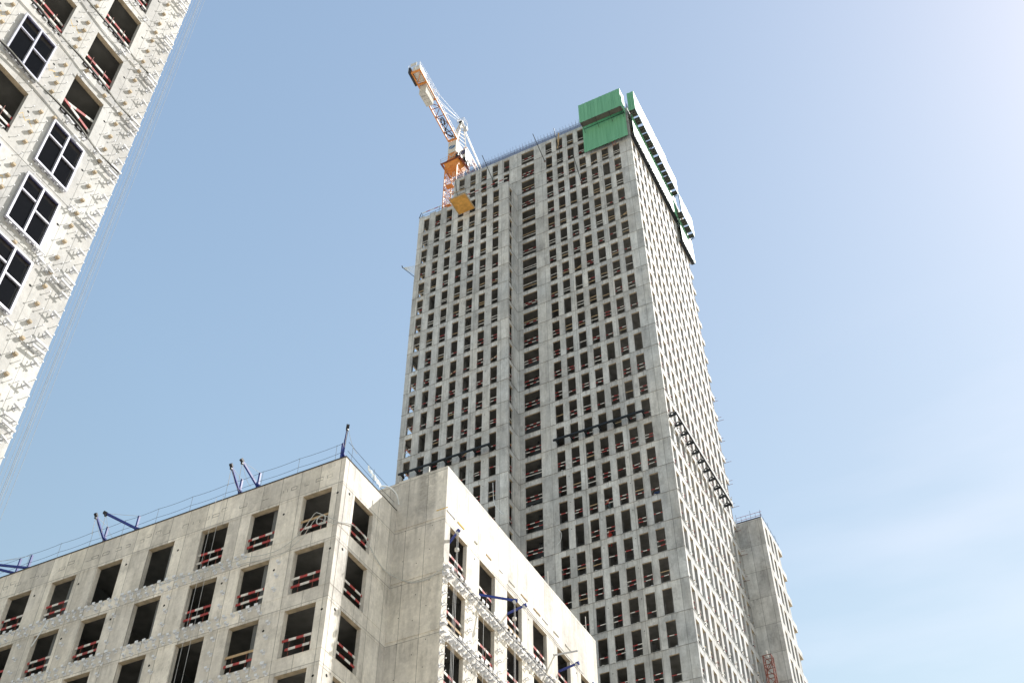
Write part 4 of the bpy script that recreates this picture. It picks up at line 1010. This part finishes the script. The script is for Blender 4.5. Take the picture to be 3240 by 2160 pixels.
# plastic rag on the front ledge and loose hanging strip on the tower
m_ = MB(); m_.tube(spline([(-50.3, PYF-.2, 37.5), (-50.5, PYF-.22, 36.9), (-50.75, PYF-.2, 36.4), (-50.95, PYF-.2, 36.0)]), [.02]*12+[.05]*5+[.09]*2 if False else .035, 'net', 5); tag(m_.build('plastic_rag'), 'twisted pale plastic rag hanging off the front bracket band', 'plastic')
m_ = MB(); m_.tube(spline([(-43.35, YB_-.1, J(18)-1.0), (-43.2, YB_-.1, J(19)-.2), (-42.8, YB_-.1, J(19)-1.2), (-42.2, YB_-.1, J(20)+1.2), (-41.75, YB_-.1, J(20)+1.0)]), .03, 'net', 4); tag(m_.build('loose_strip'), 'loose pale strip dangling beside the inner edge of the tower bay', 'strip')
m_ = MB(); m_.tube(spline([(-37.4, YF-.1, J(20)-.6), (-37.1, YF-.12, J(20)-1.2), (-37.2, YF-.12, J(20)-2), (-37.6, YF-.1, J(20)-2.4)]), .025, 'net', 4); tag(m_.build('wire_loop'), 'pale wire loop beside the seventh column window low on the tower', 'wire')

# ================================================================ WORKERS
def person(label, loc, pose, cloth, hat=None, facing=-math.pi/2):
    """one skinned body; clothing shell and helmet are parts"""
    t = thing('person', loc, label, 'person')
    me = bpy.data.meshes.new('body')
    J_ = pose; names = list(J_); idx = {n: i for i, n in enumerate(names)}
    ed = [(a, b) for a, b in (('pelvis', 'chest'), ('chest', 'neck'), ('neck', 'head'), ('head', 'crown'), ('chest', 'shl'), ('shl', 'ell'), ('ell', 'hal'), ('hal', 'fil'), ('chest', 'shr'), ('shr', 'elr'), ('elr', 'har'), ('har', 'fir'), ('pelvis', 'hil'), ('hil', 'knl'), ('knl', 'anl'), ('anl', 'tol'), ('pelvis', 'hir'), ('hir', 'knr'), ('knr', 'anr'), ('anr', 'tor'))]
    R = dict(pelvis=.15, chest=.16, neck=.06, head=.1, crown=.085, shl=.07, shr=.07, ell=.05, elr=.05, hal=.035, har=.035, fil=.02, fir=.02, hil=.1, hir=.1, knl=.07, knr=.07, anl=.05, anr=.05, tol=.045, tor=.045)
    me.from_pydata([J_[n] for n in names], [(idx[a], idx[b]) for a, b in ed], [])
    o = bpy.data.objects.new('body', me); C.objects.link(o); o.parent = t; o.rotation_euler = (0, 0, facing)
    sm = o.modifiers.new('skin', 'SKIN'); ss = o.modifiers.new('sub', 'SUBSURF'); ss.levels = ss.render_levels = 1
    for i, n in enumerate(names):
        me.skin_vertices[0].data[i].radius = (R[n], R[n]); me.skin_vertices[0].data[i].use_root = (n == 'pelvis')
    me.materials.append(M[cloth])
    h = Vector(J_['head']); hm = bpy.data.meshes.new('face'); b_ = bmesh.new(); bmesh.ops.create_uvsphere(b_, u_segments=14, v_segments=10, radius=.11)
    for v in b_.verts:
        v.co.z *= 1.2
        if v.co.x > .08 and abs(v.co.y) < .03 and abs(v.co.z) < .04: v.co.x += .03
    b_.to_mesh(hm); b_.free(); hm.materials.append(M['skin']); ho_ = bpy.data.objects.new('face', hm); C.objects.link(ho_); ho_.parent = t
    cr, sr = math.cos(facing), math.sin(facing); hw = Vector((h.x*cr-h.y*sr, h.x*sr+h.y*cr, h.z+.03)); ho_.location = hw; ho_.rotation_euler = (0, 0, facing)
    if hat:
        km = bpy.data.meshes.new('helmet'); b_ = bmesh.new(); bmesh.ops.create_uvsphere(b_, u_segments=14, v_segments=8, radius=.145)
        for v in b_.verts:
            if v.co.z < 0: v.co.z = 0; v.co.x *= 1.12; v.co.y *= 1.05
        b_.to_mesh(km); b_.free(); km.materials.append(M[hat]); k_ = bpy.data.objects.new('helmet', km); C.objects.link(k_); k_.parent = t; k_.location = hw+Vector((0, 0, .05)); k_.rotation_euler = (0, 0, facing)
crouch = dict(pelvis=(-.1, 0, .38), chest=(.12, 0, .78), neck=(.2, 0, .95), head=(.26, 0, 1.1), crown=(.27, 0, 1.2), shl=(.12, .2, .86), ell=(.3, .3, .62), hal=(.48, .28, .4), fil=(.55, .27, .33), shr=(.12, -.2, .86), elr=(.32, -.28, .66), har=(.5, -.2, .5), fir=(.58, -.2, .45),
              hil=(-.08, .12, .36), knl=(.32, .18, .48), anl=(.05, .18, .07), tol=(.22, .2, .04), hir=(-.08, -.12, .36), knr=(.3, -.18, .2), anr=(-.12, -.18, .08), tor=(.05, -.2, .04))
person('worker in red helmet and slate jacket crouching in a tower window', (-32.1, YF+.55, J(20)-.02+.12), crouch, 'jacket', 'redhat', -math.pi/2-.5)
bend = dict(crouch); bend.update(chest=(.35, 0, .55), neck=(.5, 0, .52), head=(.6, 0, .46), crown=(.66, 0, .4), shl=(.36, .2, .55), ell=(.5, .25, .3), hal=(.6, .2, .12), fil=(.65, .2, .06), shr=(.36, -.2, .55), elr=(.5, -.25, .3), har=(.6, -.2, .12), fir=(.65, -.2, .06), pelvis=(-.1, 0, .62), hil=(-.1, .12, .6), hir=(-.1, -.12, .6), knl=(0, .16, .36), knr=(0, -.16, .36), anl=(-.1, .16, .07), anr=(-.1, -.16, .07))
person('worker in navy overalls bending behind the board of an upper right tower window', (-27.0, YF+.6, J(20)+.12), bend, 'navy', None, math.pi)
lean = dict(pelvis=(0, 0, .88), chest=(.08, 0, 1.28), neck=(.12, 0, 1.46), head=(.15, 0, 1.62), crown=(.15, 0, 1.72), shl=(.08, .2, 1.38), ell=(.2, .32, 1.14), hal=(.42, .3, 1.2), fil=(.52, .3, 1.2), shr=(.08, -.2, 1.38), elr=(.12, -.3, 1.1), har=(.15, -.3, .85), fir=(.15, -.3, .78), hil=(0, .1, .85), knl=(.03, .12, .46), anl=(0, .12, .07), tol=(.15, .13, .04), hir=(0, -.1, .85), knr=(.03, -.12, .46), anr=(0, -.12, .07), tor=(.15, -.13, .04))
person('worker in red jacket standing low in the window below the crouching worker', (-32.4, YF+.6, J(21)-.6), lean, 'redcloth', None, -math.pi/2)
